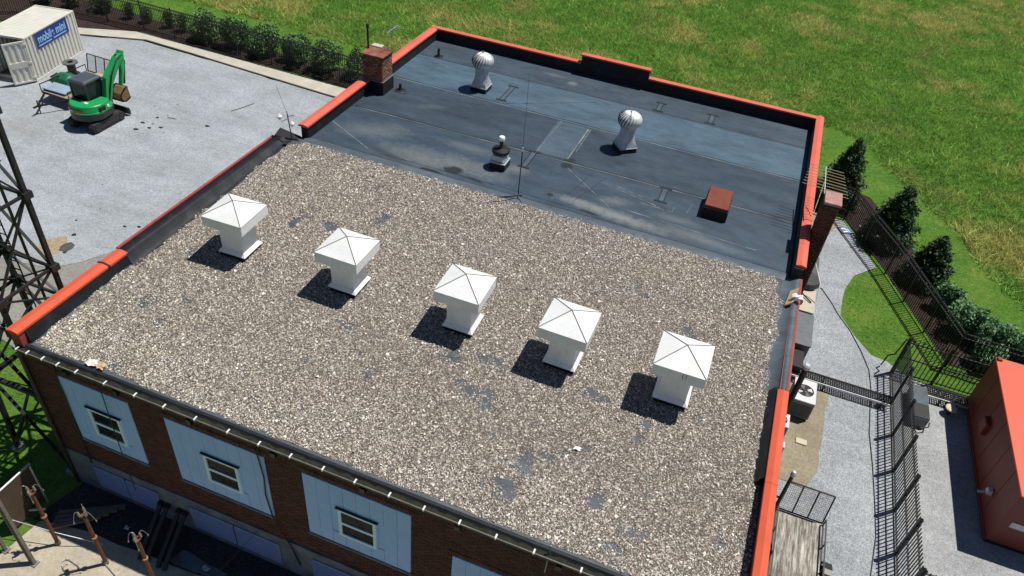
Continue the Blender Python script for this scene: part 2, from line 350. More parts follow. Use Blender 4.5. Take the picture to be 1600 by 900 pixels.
# the transformer yard in front of the near wall
def fsheet(name, poly, z, mat, jag=0):
    o = sheet(name, poly, 0, mat, jag=jag)
    return o
fsheet('yard_slab', [(-1.2,-7),(17,-7),(17,-.75),(6,-.8),(3,-.9),(1,-1.0),(-.6,-1.25)], 0, M['slab'], .05).location.z = .03
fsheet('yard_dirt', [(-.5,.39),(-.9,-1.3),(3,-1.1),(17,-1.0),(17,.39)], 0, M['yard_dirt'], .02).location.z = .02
sheet('dark_slab', [(3.9,-.35),(5.6,-.5),(5.5,-.78),(3.7,-.85)], .055, M['found'], jag=.03, cut=.3)

# ------------------------------------------------------------------ main building
BL = thing('brick_building', 'long brick building with a gravel roof in front and a dark membrane roof behind', 'building')
def roofz(y): return 5.55 + .0348*y          # gravel roof, falling to the gutter
YW = .4; ZG = 5.36
core = MB()
core.hexa([(-.8,YW+.03,-.6),(19.15,YW+.03,-.6),(19.15,13,-.6),(-.8,13,-.6),(-.8,YW+.03,5.3),(19.15,YW+.03,5.3),(19.15,13,5.9),(-.8,13,5.9)])
core.box(.0,13.001,-.6,19.1,25.05,5.95)
core.build('wall', M['brick_far'], BL)
fo = MB(); fo.box(-.83,YW-.06,-.7,19.2,YW+.02,1.18); fo.build('foundation', M['found'], BL)
bk = MB(); bk.box(-.83,YW+.008,1.18,19.2,YW+.029,5.42); bk.build('mortar_bed', M['mortar'], BL)
PAN = [(.31,2.68),(3.85,6.93),(8.05,11.12),(12.27,15.35),(16.47,18.75)]; PZ = [(2.18, 4.83)]*3 + [(1.3, 3.82)]*2
def bricks(name, u0, u1, z0, z1, place, mat, parent, skip=None, bl=.2, bh=.065, jt=.011, dep=.022, soldier=()):
    """place(u, w, z) -> world point; w is the distance out of the wall"""
    Vs = []; nb = 0; row = 0; z = z0
    def brick(a, b, za, zb):
        j = [random.uniform(-.0015, .0015) for _ in range(2)]; d = dep + random.uniform(-.004, .003)
        for (w, q) in ((0, 0), (d, .002)):
            for (uu, zz) in ((a+q, za+q), (b-q, za+q), (b-q, zb-q), (a+q, zb-q)): Vs.append(place(uu+j[0], w, zz+j[1]))
    for (sa, sb, za, zb) in soldier:
        u = sa
        while u < sb - .05: brick(u, u+bh, za, zb); u += bh+jt
    while z + bh <= z1 + .001:
        u = u0 - (bl+jt)/2*(row % 2)
        while u < u1:
            a, b = max(u, u0), min(u+bl, u1)
            if b - a > .03:
                segs = [(a, b)]
                if skip:
                    for (sa, sb, za, zb) in skip:
                        if z+bh > za and z < zb:
                            ns = []
                            for (p, q) in segs:
                                if q <= sa or p >= sb: ns.append((p, q))
                                else:
                                    if p < sa - .025: ns.append((p, sa))
                                    if q > sb + .025: ns.append((sb, q))
                            segs = ns
                for p, q in segs: brick(p, q, z, z+bh)
            u += bl+jt
        z += bh+jt; row += 1
    V = np.array(Vs); n = len(V)//8; b = (np.arange(n)*8)[:, None, None]
    F = (b + np.array([[4,5,6,7],[0,1,5,4],[1,2,6,5],[2,3,7,6],[3,0,4,7]])[None]).reshape(-1, 4)
    o = npmesh(name, V, F, mat, parent); o['kind'] = 'stuff'; return o
sold = [(a-.1, b+.1, q[1]+.008, q[1]+.21) for (a, b), q in zip(PAN, PZ)]
skip = [(a-.1, b+.1, q[1], q[1]+.215) for (a, b), q in zip(PAN, PZ)] + [(a-.005, b+.005, q[0]-.09, q[1]+.002) for (a, b), q in zip(PAN, PZ)]
bricks('bricks', -.83, 19.2, 1.19, 5.36, lambda u, w, z: (u, YW+.01-w, z), M['brick'], BL, skip, soldier=sold)
# parged sill course, painted boards, windows
for k, (a, b) in enumerate(PAN):
    PZ0, PZ1 = PZ[k]
    s = MB(); s.box(a-.03, YW-.06, PZ0-.085, b+.03, YW+.02, PZ0-.004); s.build('sill', M['found'], BL)
    wp = MB(); wp.box(a, YW-.012, PZ0, b, YW+.005, PZ1); wp = wp.build('window_panel', M['panel'], BL)
    wc = [1.62, 5.47, 9.6, 13.8, 17.6][k]; wx0, wx1, wz0, wz1 = wc-.55, wc+.55, PZ0+.56, PZ0+1.74
    npl = max(5, round((b-a)/.385)); w = (b-a)/npl
    for q in range(npl):
        x0 = a + q*w + .004; x1 = a + (q+1)*w - .004; d = YW-.03-random.uniform(0, .005)
        for (za, zb) in (((PZ0+.004, PZ1-.004),) if x1 <= wx0+.1 or x0 >= wx1-.1 else ((PZ0+.004, wz0), (wz1, PZ1-.004))):
            MB().box(x0, d, za, x1, YW-.012, zb).build('plank', M['panel'], wp, bevel=.003)
    fr = MB(); t_ = .085; y0, y1 = YW-.085, YW-.012
    fr.box(wx0, y0, wz0, wx1, y1, wz0+t_); fr.box(wx0, y0, wz1-t_, wx1, y1, wz1); fr.box(wx0, y0, wz0+t_, wx0+t_, y1, wz1-t_); fr.box(wx1-t_, y0, wz0+t_, wx1, y1, wz1-t_)
    zm = (wz0+wz1)/2 - .02; fr.box(wx0+t_, y0+.012, zm-.045, wx1-t_, y1, zm+.045)
    win = fr.build('window', M['win_frame'], BL)
    for za, zb in ((wz0+t_, zm-.045), (zm+.045, wz1-t_)):
        MB().box(wx0+t_, YW-.045, za, wx1-t_, YW-.03, zb).build('pane', M['glass_dark'], win)
    hd = MB(); hd.box(wx0-.07, YW-.1, wz1+.004, wx1+.06, YW-.02, wz1+.03); hd.build('drip_cap', M['black'], win)
    for (a2, b2) in ((a+.04, a+(b-a)*.49), (a+(b-a)*.51, b-.05)):
        lz0, lz1 = -.14, .79
        lf = MB(); lf.box(a2, YW-.085, lz0-.05, b2, YW-.055, lz0-.0); lf.box(a2, YW-.1, lz1, b2, YW-.055, lz1+.05); lf.box(a2-.05, YW-.1, lz0-.05, a2, YW-.055, lz1+.05); lf.box(b2, YW-.1, lz0-.05, b2+.05, YW-.055, lz1+.05)
        lv = lf.build('louver', M['louver'], BL); MB().box(a2, YW-.075, lz0, b2, YW-.058, lz1).build('louver_backing', M['black'], lv)
        if k < 3:
            sm = None
            for q in range(13):
                z = lz0 + .03 + q*.0725
                if sm is None:
                    mb = MB(); mb.bar((a2,YW-.105,.035),(b2,YW-.105,.035),.062,.01,(0,1,-1.0)); sm = mb.mesh('slat'); 
                link('slat', sm, M['louver'], lv, (0,0,z-.02))
# gutter with white hangers
gt = MB()
gp = [(.22,5.47),(.34,5.47),(.38,5.56),(.375,5.57),(.335,5.485),(.235,5.485),(.21,5.575),(.2,5.575)]
gt.extr(gp, 0, -.76, 19.1); G_ = gt.build('gutter', M['gutter'], BL)
MB().extr([(.188,5.56),(.216,5.56),(.216,5.588),(.188,5.588)], 0, -.76, 19.1).build('gutter_lip', M['gutter_edge'], G_)
gr = MB(); n_ = 160; Vs = []
for i_ in range(n_+1):
    x = -.74 + 19.8*i_/n_; z = 5.5 + .025*math.sin(i_*1.7)+random.uniform(0,.02); Vs += [(x,.235,z),(x,.36,z+.02)]
npmesh('leaf_litter', np.array(Vs), np.array([(2*i_,2*i_+2,2*i_+3,2*i_+1) for i_ in range(n_)]), plain('gutter_moss', (.022,.025,.015), 1, var=.6, scale=9), G_)
bm_ = MB(); bm_.box(-.02,.18,5.592,.02,.3,5.606); bm_.box(-.02,.174,5.54,.02,.184,5.6); bme = bm_.mesh('gutter_hanger')
for x in [-.6,-.26,.26,.77,1.36,2.32,3.28,4.19,5.12,6.1,7.02,7.93,8.82,9.71,10.62,11.52,12.46,13.37,14.27,15.39,16.3,17.2,18.1]:
    link('gutter_hanger', bme, M['bracket'], G_, (x+random.uniform(-.02,.02), 0, 0))
eb = MB()
eb.extr([(.37,5.42),(.5,5.42),(.52,5.56),(.48,5.6),(.41,5.6),(.37,5.54)], 0, -.76, 19.1); eb.build('roof_edge_roll', M['black_flash'], BL, bevel=.01)
# rafter tails under the gutter
tl = MB(); tl.box(-.07,.18,5.28,.07,.42,5.45); tlm = tl.mesh('rafter_tail')
for x in [.95, 2.6, 4.9, 7.4, 9.9, 12.4, 14.9, 17.4]: link('rafter_tail', tlm, M['black'], BL, (x, 0, 0))
dp = MB(); dp.path([(-.66,.3,5.45),(-.7,.28,5.2),(-.7,.3,-.5)], .06, 8); dp.build('downspout', plain('downspout_paint', (.035,.028,.022), .5), BL)
cd = MB(); cd.path([(.35,.36,5.3),(.32,.34,4.6),(.36,.33,4.1),(.3,.33,3.2),(.28,.33,1.3),(.32,.3,1.0)], .022, 6); cd.build('conduit', M['black'], BL)
cd = MB(); cd.path([(6.72,.3,5.2),(6.8,.32,4.9),(6.86,.33,4.0),(6.8,.33,3.2),(6.9,.33,2.2),(7.0,.3,1.9),(7.4,.3,1.0),(7.6,.3,.2)], .02, 6); cd.build('cable', M['black'], BL)
cd = MB(); cd.path([(2.02,.25,5.3),(1.98,.24,4.0),(1.95,.22,2.2),(2.1,.1,.9)], .014, 6); cd.build('cable', M['black'], BL)

# gravel roof deck, membrane border strips
dk = MB(); dk.hexa([(-.6,.5,5.2),(19.05,.5,5.2),(19.05,13.0,5.5),(-.6,13.0,5.5),(-.6,.5,roofz(.5)),(19.05,.5,roofz(.5)),(19.05,13.0,roofz(13.0)),(-.6,13.0,roofz(13.0))])
dk = dk.build('gravel_roof_deck', M['mem_bald'], BL)
# pebbles, thinned where the roof is bald
N = 420000
px = rng.uniform(-.6, 19.0, N); py = rng.uniform(.5, 13.0, N)
f1 = fbm(px+40, py+40, .62, 3); f2 = fbm(px+11, py+70, 2.4, 9); f3 = vnoise(px, py, .35, 21)
bald = f1*.65 + f2*.35 + (f3-.5)*.08
nearbias = .045*np.clip((4.5-py)/4.5, 0, 1) - .02*np.clip((py-6)/6, 0, 1)
keep = (bald + rng.normal(0, .04, N) > .276 + nearbias*.8) & (rng.random(N) < .93)
wob = .14*(vnoise(px, px*0, .7, 5)-.5) + .08*(vnoise(px, px*0, .2, 6)-.5)
keep &= py < 12.87 + wob*1.4 - .3*np.clip((.4-px)/.6, 0, 1)
wr = .2*(vnoise(py, py*0, .5, 15)-.4)
edge_r = np.interp(py, [0,4.2,4.6,7.5,8.2,11.6,12.2,13], [18.98,18.9,18.8,18.76,18.68,18.7,18.45,18.25])
keep &= px < edge_r + wr*np.where(py > 4.5, 1, .25)
edge_l = np.interp(py, [.5,2,4.2,5,8,11,12.3,13], [-.42,-.44,-.42,-.3,-.22,-.24,-.1,.4]); keep &= px > edge_l + .2*(vnoise(py, py*0, .3, 17)-.4)
keep &= py > .56 + .07*(vnoise(px, px*0, .4, 19)-.3)
for (vx_, vy_) in ((2.11,6.31),(6.03,6.33),(9.86,6.28),(13.03,6.19),(16.21,6.24)):
    keep &= ~((abs(px-vx_) < .42) & (abs(py-vy_) < .42))
px, py = px[keep], py[keep]; n = len(px)
rad = np.exp(rng.normal(np.log(.0146), .38, n)).clip(.009, .05)
V0 = np.array([(1,0,-.3),(-1,0,-.3),(0,1,-.3),(0,-1,-.3),(0,0,1)], float)
F0 = np.array([(0,2,4),(2,1,4),(1,3,4),(3,0,4)])
sc = rad[:, None]*rng.uniform(.6, 1.35, (n, 3)); sc[:, 2] *= .75
ang = rng.uniform(0, 6.28, n); tl_ = rng.normal(0, .4, n)
Vp = V0[None]*sc[:, None]; Vp = Vp + rng.normal(0, .12, Vp.shape)*rad[:, None, None]
y_ = Vp[..., 1]*np.cos(tl_)[:, None]-Vp[..., 2]*np.sin(tl_)[:, None]; z_ = Vp[..., 1]*np.sin(tl_)[:, None]+Vp[..., 2]*np.cos(tl_)[:, None]
x_ = Vp[..., 0]*np.cos(ang)[:, None]-y_*np.sin(ang)[:, None]; y_ = Vp[..., 0]*np.sin(ang)[:, None]+y_*np.cos(ang)[:, None]
zz = roofz(py) + rad*.45 + rng.uniform(0, .02, n)
Vp = np.stack([x_+px[:, None], y_+py[:, None], z_+zz[:, None]], -1).reshape(-1, 3)
Fp = (F0[None]+(np.arange(n)*5)[:, None, None]).reshape(-1, 3)
pal = np.array([(.27,.22,.17),(.34,.3,.25),(.46,.42,.36),(.2,.16,.125),(.23,.2,.175),(.15,.12,.1),(.58,.54,.48),(.28,.2,.15),(.32,.29,.26),(.1,.085,.075)])
wt = np.array([.16,.17,.13,.13,.12,.1,.05,.06,.06,.02])
pc = pal[rng.choice(10, n, p=wt)]*rng.uniform(.75, 1.2, (n, 1))
warm = (fbm(px, py, 3.0, 33)-.5)[:, None]; pc = pc*(1+warm*np.array([.2,.04,-.12])); lft = np.clip((9-px)/9, 0, 1)[:, None]*np.clip((9-py)/8, 0, 1)[:, None]; pc = pc*(1+lft*np.array([.04,.09,-.02])) 
pc *= (1 + .45*np.clip((3.2-py)/3.2, 0, 1)*(fbm(px, py, 1.3, 41)))[:, None]     # paler washed stones along the eave
o = npmesh('roof_gravel', Vp, Fp, M['pebble'], BL, np.repeat(np.clip(((pc*.5+pc.mean(1, keepdims=True)*np.array([1.03,.985,.94])*.5)-.26)*1.5+.35, .015, .85), 5, 0)); o['kind'] = 'stuff'; o['label'] = 'loose tan and grey pebbles spread over the front roof'
# bed of smaller grit just above the deck, holed where bald
gx = np.arange(-.56, 19.0, .06); gy = np.arange(.5, 12.9, .06); GX, GY = np.meshgrid(gx, gy); 
bb = fbm(GX+40, GY+40, .62, 3)*.65 + fbm(GX+11, GY+70, 2.4, 9)*.35 - .045*np.clip((4.5-GY)/4.5, 0, 1) + .02*np.clip((GY-6)/6, 0, 1)
ok = (bb > .287) & (GX < np.interp(GY, [0,4.2,4.6,7.5,8.2,11.6,12.2,13], [18.98,18.9,18.8,18.76,18.68,18.7,18.45,18.25])-.06) & (GX > np.interp(GY, [.5,2,4.2,5,8,11,12.3,13], [-.42,-.44,-.42,-.3,-.22,-.24,-.1,.4])+.06) & (GY < 12.78) & (GY > .6)
Vg = np.stack([GX, GY, roofz(GY)+.006], -1).reshape(-1, 3); nxg = len(gx)
I = (np.arange(len(gy)-1)[:, None]*nxg+np.arange(nxg-1)[None]); okc = (ok[:-1,:-1] & ok[1:,1:] & ok[:-1,1:] & ok[1:,:-1]); I = I[okc]
npmesh('roof_grit', Vg, np.stack([I, I+1, I+nxg+1, I+nxg], 1), M['gravel_bed'], BL)['kind'] = 'stuff'

# membrane roof: four lapped sheets, chalky seams, patches
SH = [(13.25,16.5,'mem1'),(16.5,19.85,'mem2'),(19.85,22.8,'mem3'),(22.8,24.84,'mem4')]
for k, (a, b, mt) in enumerate(SH):
    MB().box(.3, a-(.1 if k else 0), 5.94, 18.82, b, 6.0+.004*k).build('membrane_sheet', M[mt], BL)
nseg = 260; Vs = []
for i_ in range(nseg+1):
    x = .05 + 18.7*i_/nseg; w = .5+.5*math.sin(x*9+2*math.sin(x*2.3)); amp = .03*vnoise(np.array([x]), np.array([3.]), 1.2, 8)[0]+.008
    for y, z in ((12.75, roofz(12.75)+.012), (12.93, 6.035+amp*w*1.6), (13.08, 6.03+amp*(1-w)*1.2), (13.22, 6.008)): Vs.append((x+.05*math.sin(i_*.9)*(y-12.7), y, z))
F = np.array([(4*i_+j, 4*i_+4+j, 4*i_+5+j, 4*i_+1+j) for i_ in range(nseg) for j in range(3)])
ap = npmesh('seam_apron', np.array(Vs), F, M['apron'], BL, smooth=True)
def strip(name, pts, w, z, mat, parent=BL, jit=.012):
    Vs = []; 
    for i_, p in enumerate(pts):
        a = Vector(pts[max(0, i_-1)]); b = Vector(pts[min(len(pts)-1, i_+1)]); d = (b-a).normalized(); nrm = Vector((-d.y, d.x))*w/2*random.uniform(.6, 1.2)
        Vs += [(p[0]-nrm.x, p[1]-nrm.y+random.uniform(-jit,jit), z), (p[0]+nrm.x, p[1]+nrm.y+random.uniform(-jit,jit), z)]
    return npmesh(name, np.array(Vs), np.array([(2*i_, 2*i_+2, 2*i_+3, 2*i_+1) for i_ in range(len(pts)-1)]), mat, parent)
def lin(x0, y0, x1, y1, n=24): return [(x0+(x1-x0)*i_/n, y0+(y1-y0)*i_/n) for i_ in range(n+1)]
for (x0, y0, x1, y1, w, mt) in ((.4,16.42,18.7,16.56,.03,'chalk'),(.4,19.8,18.7,19.78,.025,'chalk'),(.4,22.72,18.7,22.84,.025,'tar'),(.4,16.5,18.7,16.62,.05,'tar'),(.4,19.9,18.7,19.86,.03,'tar'),(9,16.48,16.5,16.42,.04,'chalk'),
      (.3,14.85,2.6,13.6,.04,'chalk'),(10,16.1,12.2,14.2,.03,'chalk'),(11.5,15.75,13.9,15.1,.025,'chalk'),(11.6,15.9,13.2,15.45,.02,'chalk'),(13.2,15.05,14.4,15.0,.03,'chalk'),(14.4,15.0,14.4,15.4,.02,'chalk'),(12.2,14.35,17.6,14.05,.03,'chalk'),
      (8.6,19.7,8.5,16.7,.03,'chalk'),(9.85,19.6,9.8,16.75,.07,'chalk'),(9.95,19.6,9.93,17.4,.03,'chalk'),(.5,18.3,5.8,19.5,.012,'tar'),(5.8,19.9,9.5,22.3,.012,'tar'),(8.2,13.55,12.0,13.45,.03,'tar'),(3.4,13.5,8.2,13.55,.03,'tar'),(15.0,15.9,14.9,15.2,.02,'chalk'),(11,16.3,10.6,14.2,.015,'tar'),(11.6,16.2,10.9,13.9,.015,'tar')):
    k = 0 if y0 < 16.5 and y1 < 16.6 else (1 if y0 < 19.85 else (2 if y0 < 22.8 else 3)); 
    strip('seam', lin(x0, y0, x1, y1), w, 6.0+.004*max(k, 1 if y1 > 16.45 else 0)+.003+ (.004 if abs(y0-19.8) < .2 or abs(y0-22.75) < .2 else 0) + random.uniform(0, .0008), M[mt])
MB().box(8.45,16.7,6.0,9.83,19.65,6.0085).build('patch', M['mem_patch'], BL)
for (x, ya, yb) in ((12.14,22.92,23.75),(14.52,22.95,23.84),(13.86,15.5,16.5),(8.45,15.3,16.6),(5.6,20.2,21.75)):
    pm = MB(); z = 6.004+.004*(0 if ya < 16.5 else 2 if ya < 22.8 else 3)
    pm.box(x-.1,ya,z-.02,x+.1,yb,z+.006); pm = pm.build('patch', M['mem_patch'], BL)
    bd = MB()
    for (a, b, c_, d) in ((x-.24,ya-.06,x+.24,ya+.05),(x-.24,yb-.05,x+.24,yb+.06),(x-.125,ya+.05,x-.085,yb-.05),(x+.085,ya+.05,x+.125,yb-.05)): bd.box(a,b,z-.02,c_,d,z+.011)
    bd.build('sealant', M['tar'], pm)

# parapets and coping
def coping(x0, y0, x1, y1, z, mat='coping', ridge=.04, th=.075):
    c = MB()
    if abs(y1-y0) > abs(x1-x0):
        mx = (x0+x1)/2; c.extr([(x0,z-th),(x1,z-th),(x1,z),(mx,z+ridge),(x0,z)], 1, y0, y1)
    else:
        my = (y0+y1)/2; c.extr([(y0,z-th),(y1,z-th),(y1,z),(my,z+ridge),(y0,z)], 0, x0, x1)
    return c.build('coping', M[mat], BL, bevel=.006)
for q_ in ((.0,13.1,5.9,.3,25.05,6.5),(18.84,12.9,5.9,19.14,25.05,6.5),(.301,24.83,5.9,18.839,25.05,6.5),(7.85,24.835,6.5,11.15,25.045,6.9)): MB().box(*q_).build('parapet', M['black_flash'], BL)
MB().box(-.82,.36,5.2,-.52,13.0,6.03).build('parapet', M['coping_red'], BL); MB().box(18.98,.36,5.2,19.2,12.9,6.1).build('parapet', M['coping_red'], BL)
for a, b in ((13.02,15.4),(15.405,17.83),(18.86,21.9),(21.905,24.72)): coping(-.07, a, .35, b, 6.58, 'coping_sheen')
for a, b in ((-.07,4.2),(4.205,7.83)): coping(a, 24.8, b, 25.1, 6.58, 'coping_sheen')
for a, b in ((11.17,15.2),(15.205,18.86)): coping(a, 24.8, b, 25.1, 6.58, 'coping_sheen')
for a, b in ((7.8,9.0),(9.005,11.2)): coping(a, 24.8, b, 25.1, 6.98, 'coping_sheen')
for a, b in ((12.98,14.3),(14.305,18.9),(18.905,22),(22.005,25.12)): coping(18.862 if b < 25 else 18.862, a, 19.2, b, 6.58, 'coping_sheen')
for a, b in ((.32,3.6),(3.605,4.35)): coping(-.89, a, -.49, b, 6.1)
bnd = MB(); bnd.extr([(-.905,6.01),(-.475,6.01),(-.475,6.112),(-.69,6.155),(-.905,6.112)], 1, 3.57, 3.63); bnd.build('coping_joint', M['black'], BL)
coping(-.93, 4.36, -.84, 12.5, 6.13, 'coping_red', .01)
for a, b in ((.3,4.0),(4.005,7.4)): coping(18.93, a, 19.24, b, 6.12, ridge=.05)
coping(19.16, 7.42, 19.24, 12.96, 6.1, 'coping_red', .01)
# membrane turned up over the low parapets
def drape(name, xin, xout, ya, yb, zin, ztop, seed, prof=((0, 0), (.3, .12), (.37, .95), (.45, 1.0), (1, .98)), mat='black_flash'):
    n = int((yb-ya)/.12); Vs = []
    for i_ in range(n+1):
        y = ya + (yb-ya)*i_/n; s_ = math.sin(y*7+seed)*.012 + random.uniform(-.012, .012)
        zi = zin(y)
        for t_, zf in prof:
            Vs.append((xin+(xout-xin)*t_+s_*.6, y, zi+(ztop-zi)*zf+s_*.5))
        Vs.append((xout+(.0), y, ztop-.1))
    F = np.array([(6*i_+j, 6*i_+6+j, 6*i_+7+j, 6*i_+1+j) for i_ in range(n) for j in range(5)])
    return npmesh(name, np.array(Vs), F, M[mat], BL, smooth=True)
drape('flashing', -.2, -.83, 4.3, 12.98, lambda y: roofz(y)+.012, 6.1, 1, ((0, 0), (.35, .1), (.47, .92), (.56, 1.0), (1, .98)))
drape('flashing', 18.6, 19.165, 7.45, 12.9, lambda y: roofz(y)+.012, 6.14, 4, ((0, 0), (.45, .12), (.68, .8), (.76, 1.0), (1, .98)), 'apron')
drape('flashing', 18.72, 18.975, 4.2, 7.55, lambda y: roofz(y)+.012, 6.06, 2, ((0, 0), (.3, .25), (.6, .8), (.8, 1.0), (1, 1.0)))
fl = MB(); fl.hexa([(-.52,.55,5.5),(-.42,.55,5.5),(-.42,4.35,5.6),(-.52,4.35,5.6),(-.52,.55,6.0),(-.49,.55,6.0),(-.49,4.35,6.02),(-.52,4.35,6.02)]); fl.build('flashing', M['black_flash'], BL)
e_ = MB(); e_.hexa([(-.85,12.5,5.9),(.1,12.75,5.95),(.2,13.05,5.95),(-.88,13.05,5.9),(-.85,12.5,6.14),(-.0,12.8,6.05),(.05,13.0,6.1),(-.88,12.98,6.26)]); e_.build('flashing_corner', M['black_flash'], BL, bevel=.02)
# chimney on the left parapet
CH = MB().box(.02,17.92,5.9,.93,18.78,7.66).build('chimney', M['mortar'], BL)
for nm, pl, w_ in (('b', lambda u, w, z: (.0+u, 17.92-w, z), .95), ('b', lambda u, w, z: (.93+w, 17.92+u, z), .86), ('b', lambda u, w, z: (.02-w, 17.92+u, z), .86), ('b', lambda u, w, z: (.0+u, 18.78+w, z), .95)):
    bricks('bricks', 0 if w_ > .9 else -.0, w_, 6.62, 7.66, pl, M['chimney_brick'], CH)
MB().box(-.03,17.86,5.9,.99,18.84,6.6).build('chimney_flashing', M['black_flash'], CH, bevel=.012)
MB().box(-.035,17.855,6.58,.995,18.845,6.612).build('flashing_bar', M['steel'], CH)
MB().hexa([(-.06,17.84,7.67),(1.01,17.84,7.67),(1.01,18.86,7.67),(-.06,18.86,7.67),(-.05,17.85,7.73),(1.0,17.85,7.73),(1.0,18.85,7.75),(-.05,18.85,7.75)]).build('chimney_cap', plain('rusty_cap', (.24,.075,.045), .75, var=.35, scale=3, dirt=(.42,.3,.25), dirt_amt=.6), CH, bevel=.01)
MB().box(.0,18.66,7.75,.5,18.95,7.8).build('cap_stone', M['concrete'], CH, bevel=.02)
MB().tube((.02,18.42,7.7),(.0,18.42,8.62),.045,n=10).tube((.0,18.42,8.62),(.0,18.42,8.78),.065,n=10).build('flue_pipe', M['black'], CH, smooth=False)
# chimney against the right wall
CR = MB().box(19.245,15.02,-.1,19.72,15.78,7.82).build('chimney', M['mortar'], BL)
bricks('bricks', 0, .475, 3.5, 7.8, lambda u, w, z: (19.245+u, 15.02-w, z), M['brick'], CR)
bricks('bricks', 0, .76, 3.5, 7.8, lambda u, w, z: (19.72+w, 15.02+u, z), M['brick'], CR)
bricks('bricks', 0, .76, 6.7, 7.8, lambda u, w, z: (19.245-w, 15.02+u, z), M['brick'], CR)
MB().box(19.205,14.98,7.82,19.76,15.82,7.9).build('chimney_collar', M['black_flash'], CR)
MB().box(19.2,14.97,7.9,19.77,15.83,8.0).build('chimney_cap', plain('cap_slab', (.42,.22,.19), .8, var=.3, scale=4, dirt=(.42,.38,.36), dirt_amt=.8), CR, bevel=.012)

# ------------------------------------------------------------------ things on the roof
# five white hip-capped ventilators
def vent_proto():
    r = thing('roof_ventilator', 'x', 'roof vent')
    MB().hexa([(-.45,-.45,-.02),(.45,-.45,-.02),(.45,.45,-.02),(-.45,.45,-.02),(-.43,-.43,.17),(.43,-.43,.17),(.43,.43,.17),(-.43,.43,.17)]).build('curb', M['black_flash'], r)
    MB().hexa([(-.49,-.49,.15),(.49,-.49,.15),(.49,.49,.15),(-.49,.49,.15),(-.4,-.4,.27),(.4,-.4,.27),(.4,.4,.27),(-.4,.4,.27)]).build('flange', M['white_metal'], r, bevel=.006)
    MB().box(-.385,-.385,.2,.385,.385,1.26).build('shaft', M['white_metal'], r, bevel=.008)
    a = .685
    c = MB(); c.box(-a,-a,1.2,a,a,1.21)
    for s in (-1, 1):
        c.box(-a, s*a-.008, 1.2, a, s*a+.008, 1.552); c.box(s*a-.008, -a+.01, 1.2, s*a+.008, a-.01, 1.552)
    hood = c.build('hood_skirt', M['white_metal'], r)
    a = .7
    h = MB(); h.add([(-a,-a,1.55),(a,-a,1.55),(a,a,1.55),(-a,a,1.55),(0,0,1.9),(-a,-a,1.535),(a,-a,1.535),(a,a,1.535),(-a,a,1.535)], [(0,1,4),(1,2,4),(2,3,4),(3,0,4),(5,6,1,0),(6,7,2,1),(7,8,3,2),(8,5,0,3),(8,7,6,5)])
    cap = h.build('hood', M['white_metal'], r)
    for sx_, sy_ in ((-1,-1),(1,-1),(1,1),(-1,1)):
        MB().bar((sx_*a,sy_*a,1.553),(0,0,1.904),.022,.014).build('ridge', M['ridge'], cap)
    return r
VP = vent_proto()
VL = ['white hip-capped roof vent nearest the left parapet', 'white hip-capped roof vent, second from the left parapet', 'white hip-capped roof vent in the middle of the row of five',
      'white hip-capped roof vent, second from the right parapet', 'white hip-capped roof vent nearest the right parapet, with dark marks on its skirt']
for k, (x, y) in enumerate(((2.11,6.31),(6.03,6.33),(9.86,6.28),(13.03,6.19),(16.21,6.24))):
    o = VP if k == 0 else copy_tree(VP)
    o.location = (x, y, roofz(y)); o.rotation_euler.z = R([1.5,-.5,.4,-1,.3][k]); o.scale = [(1,1,1),(1,1,.99),(.99,.99,1.01),(1,1,1),(1.01,1.01,1)][k]
    tag(o, VL[k], 'roof vent', 'white roof vents in a row on the gravel roof')
    if k == 4: MB().path([(.12,-.7,1.5),(.1,-.7,1.4),(.13,-.7,1.33)], .008, 5).path([(.2,-.7,1.52),(.19,-.7,1.36)], .006, 5).build('cable_tie', M['black'], o)
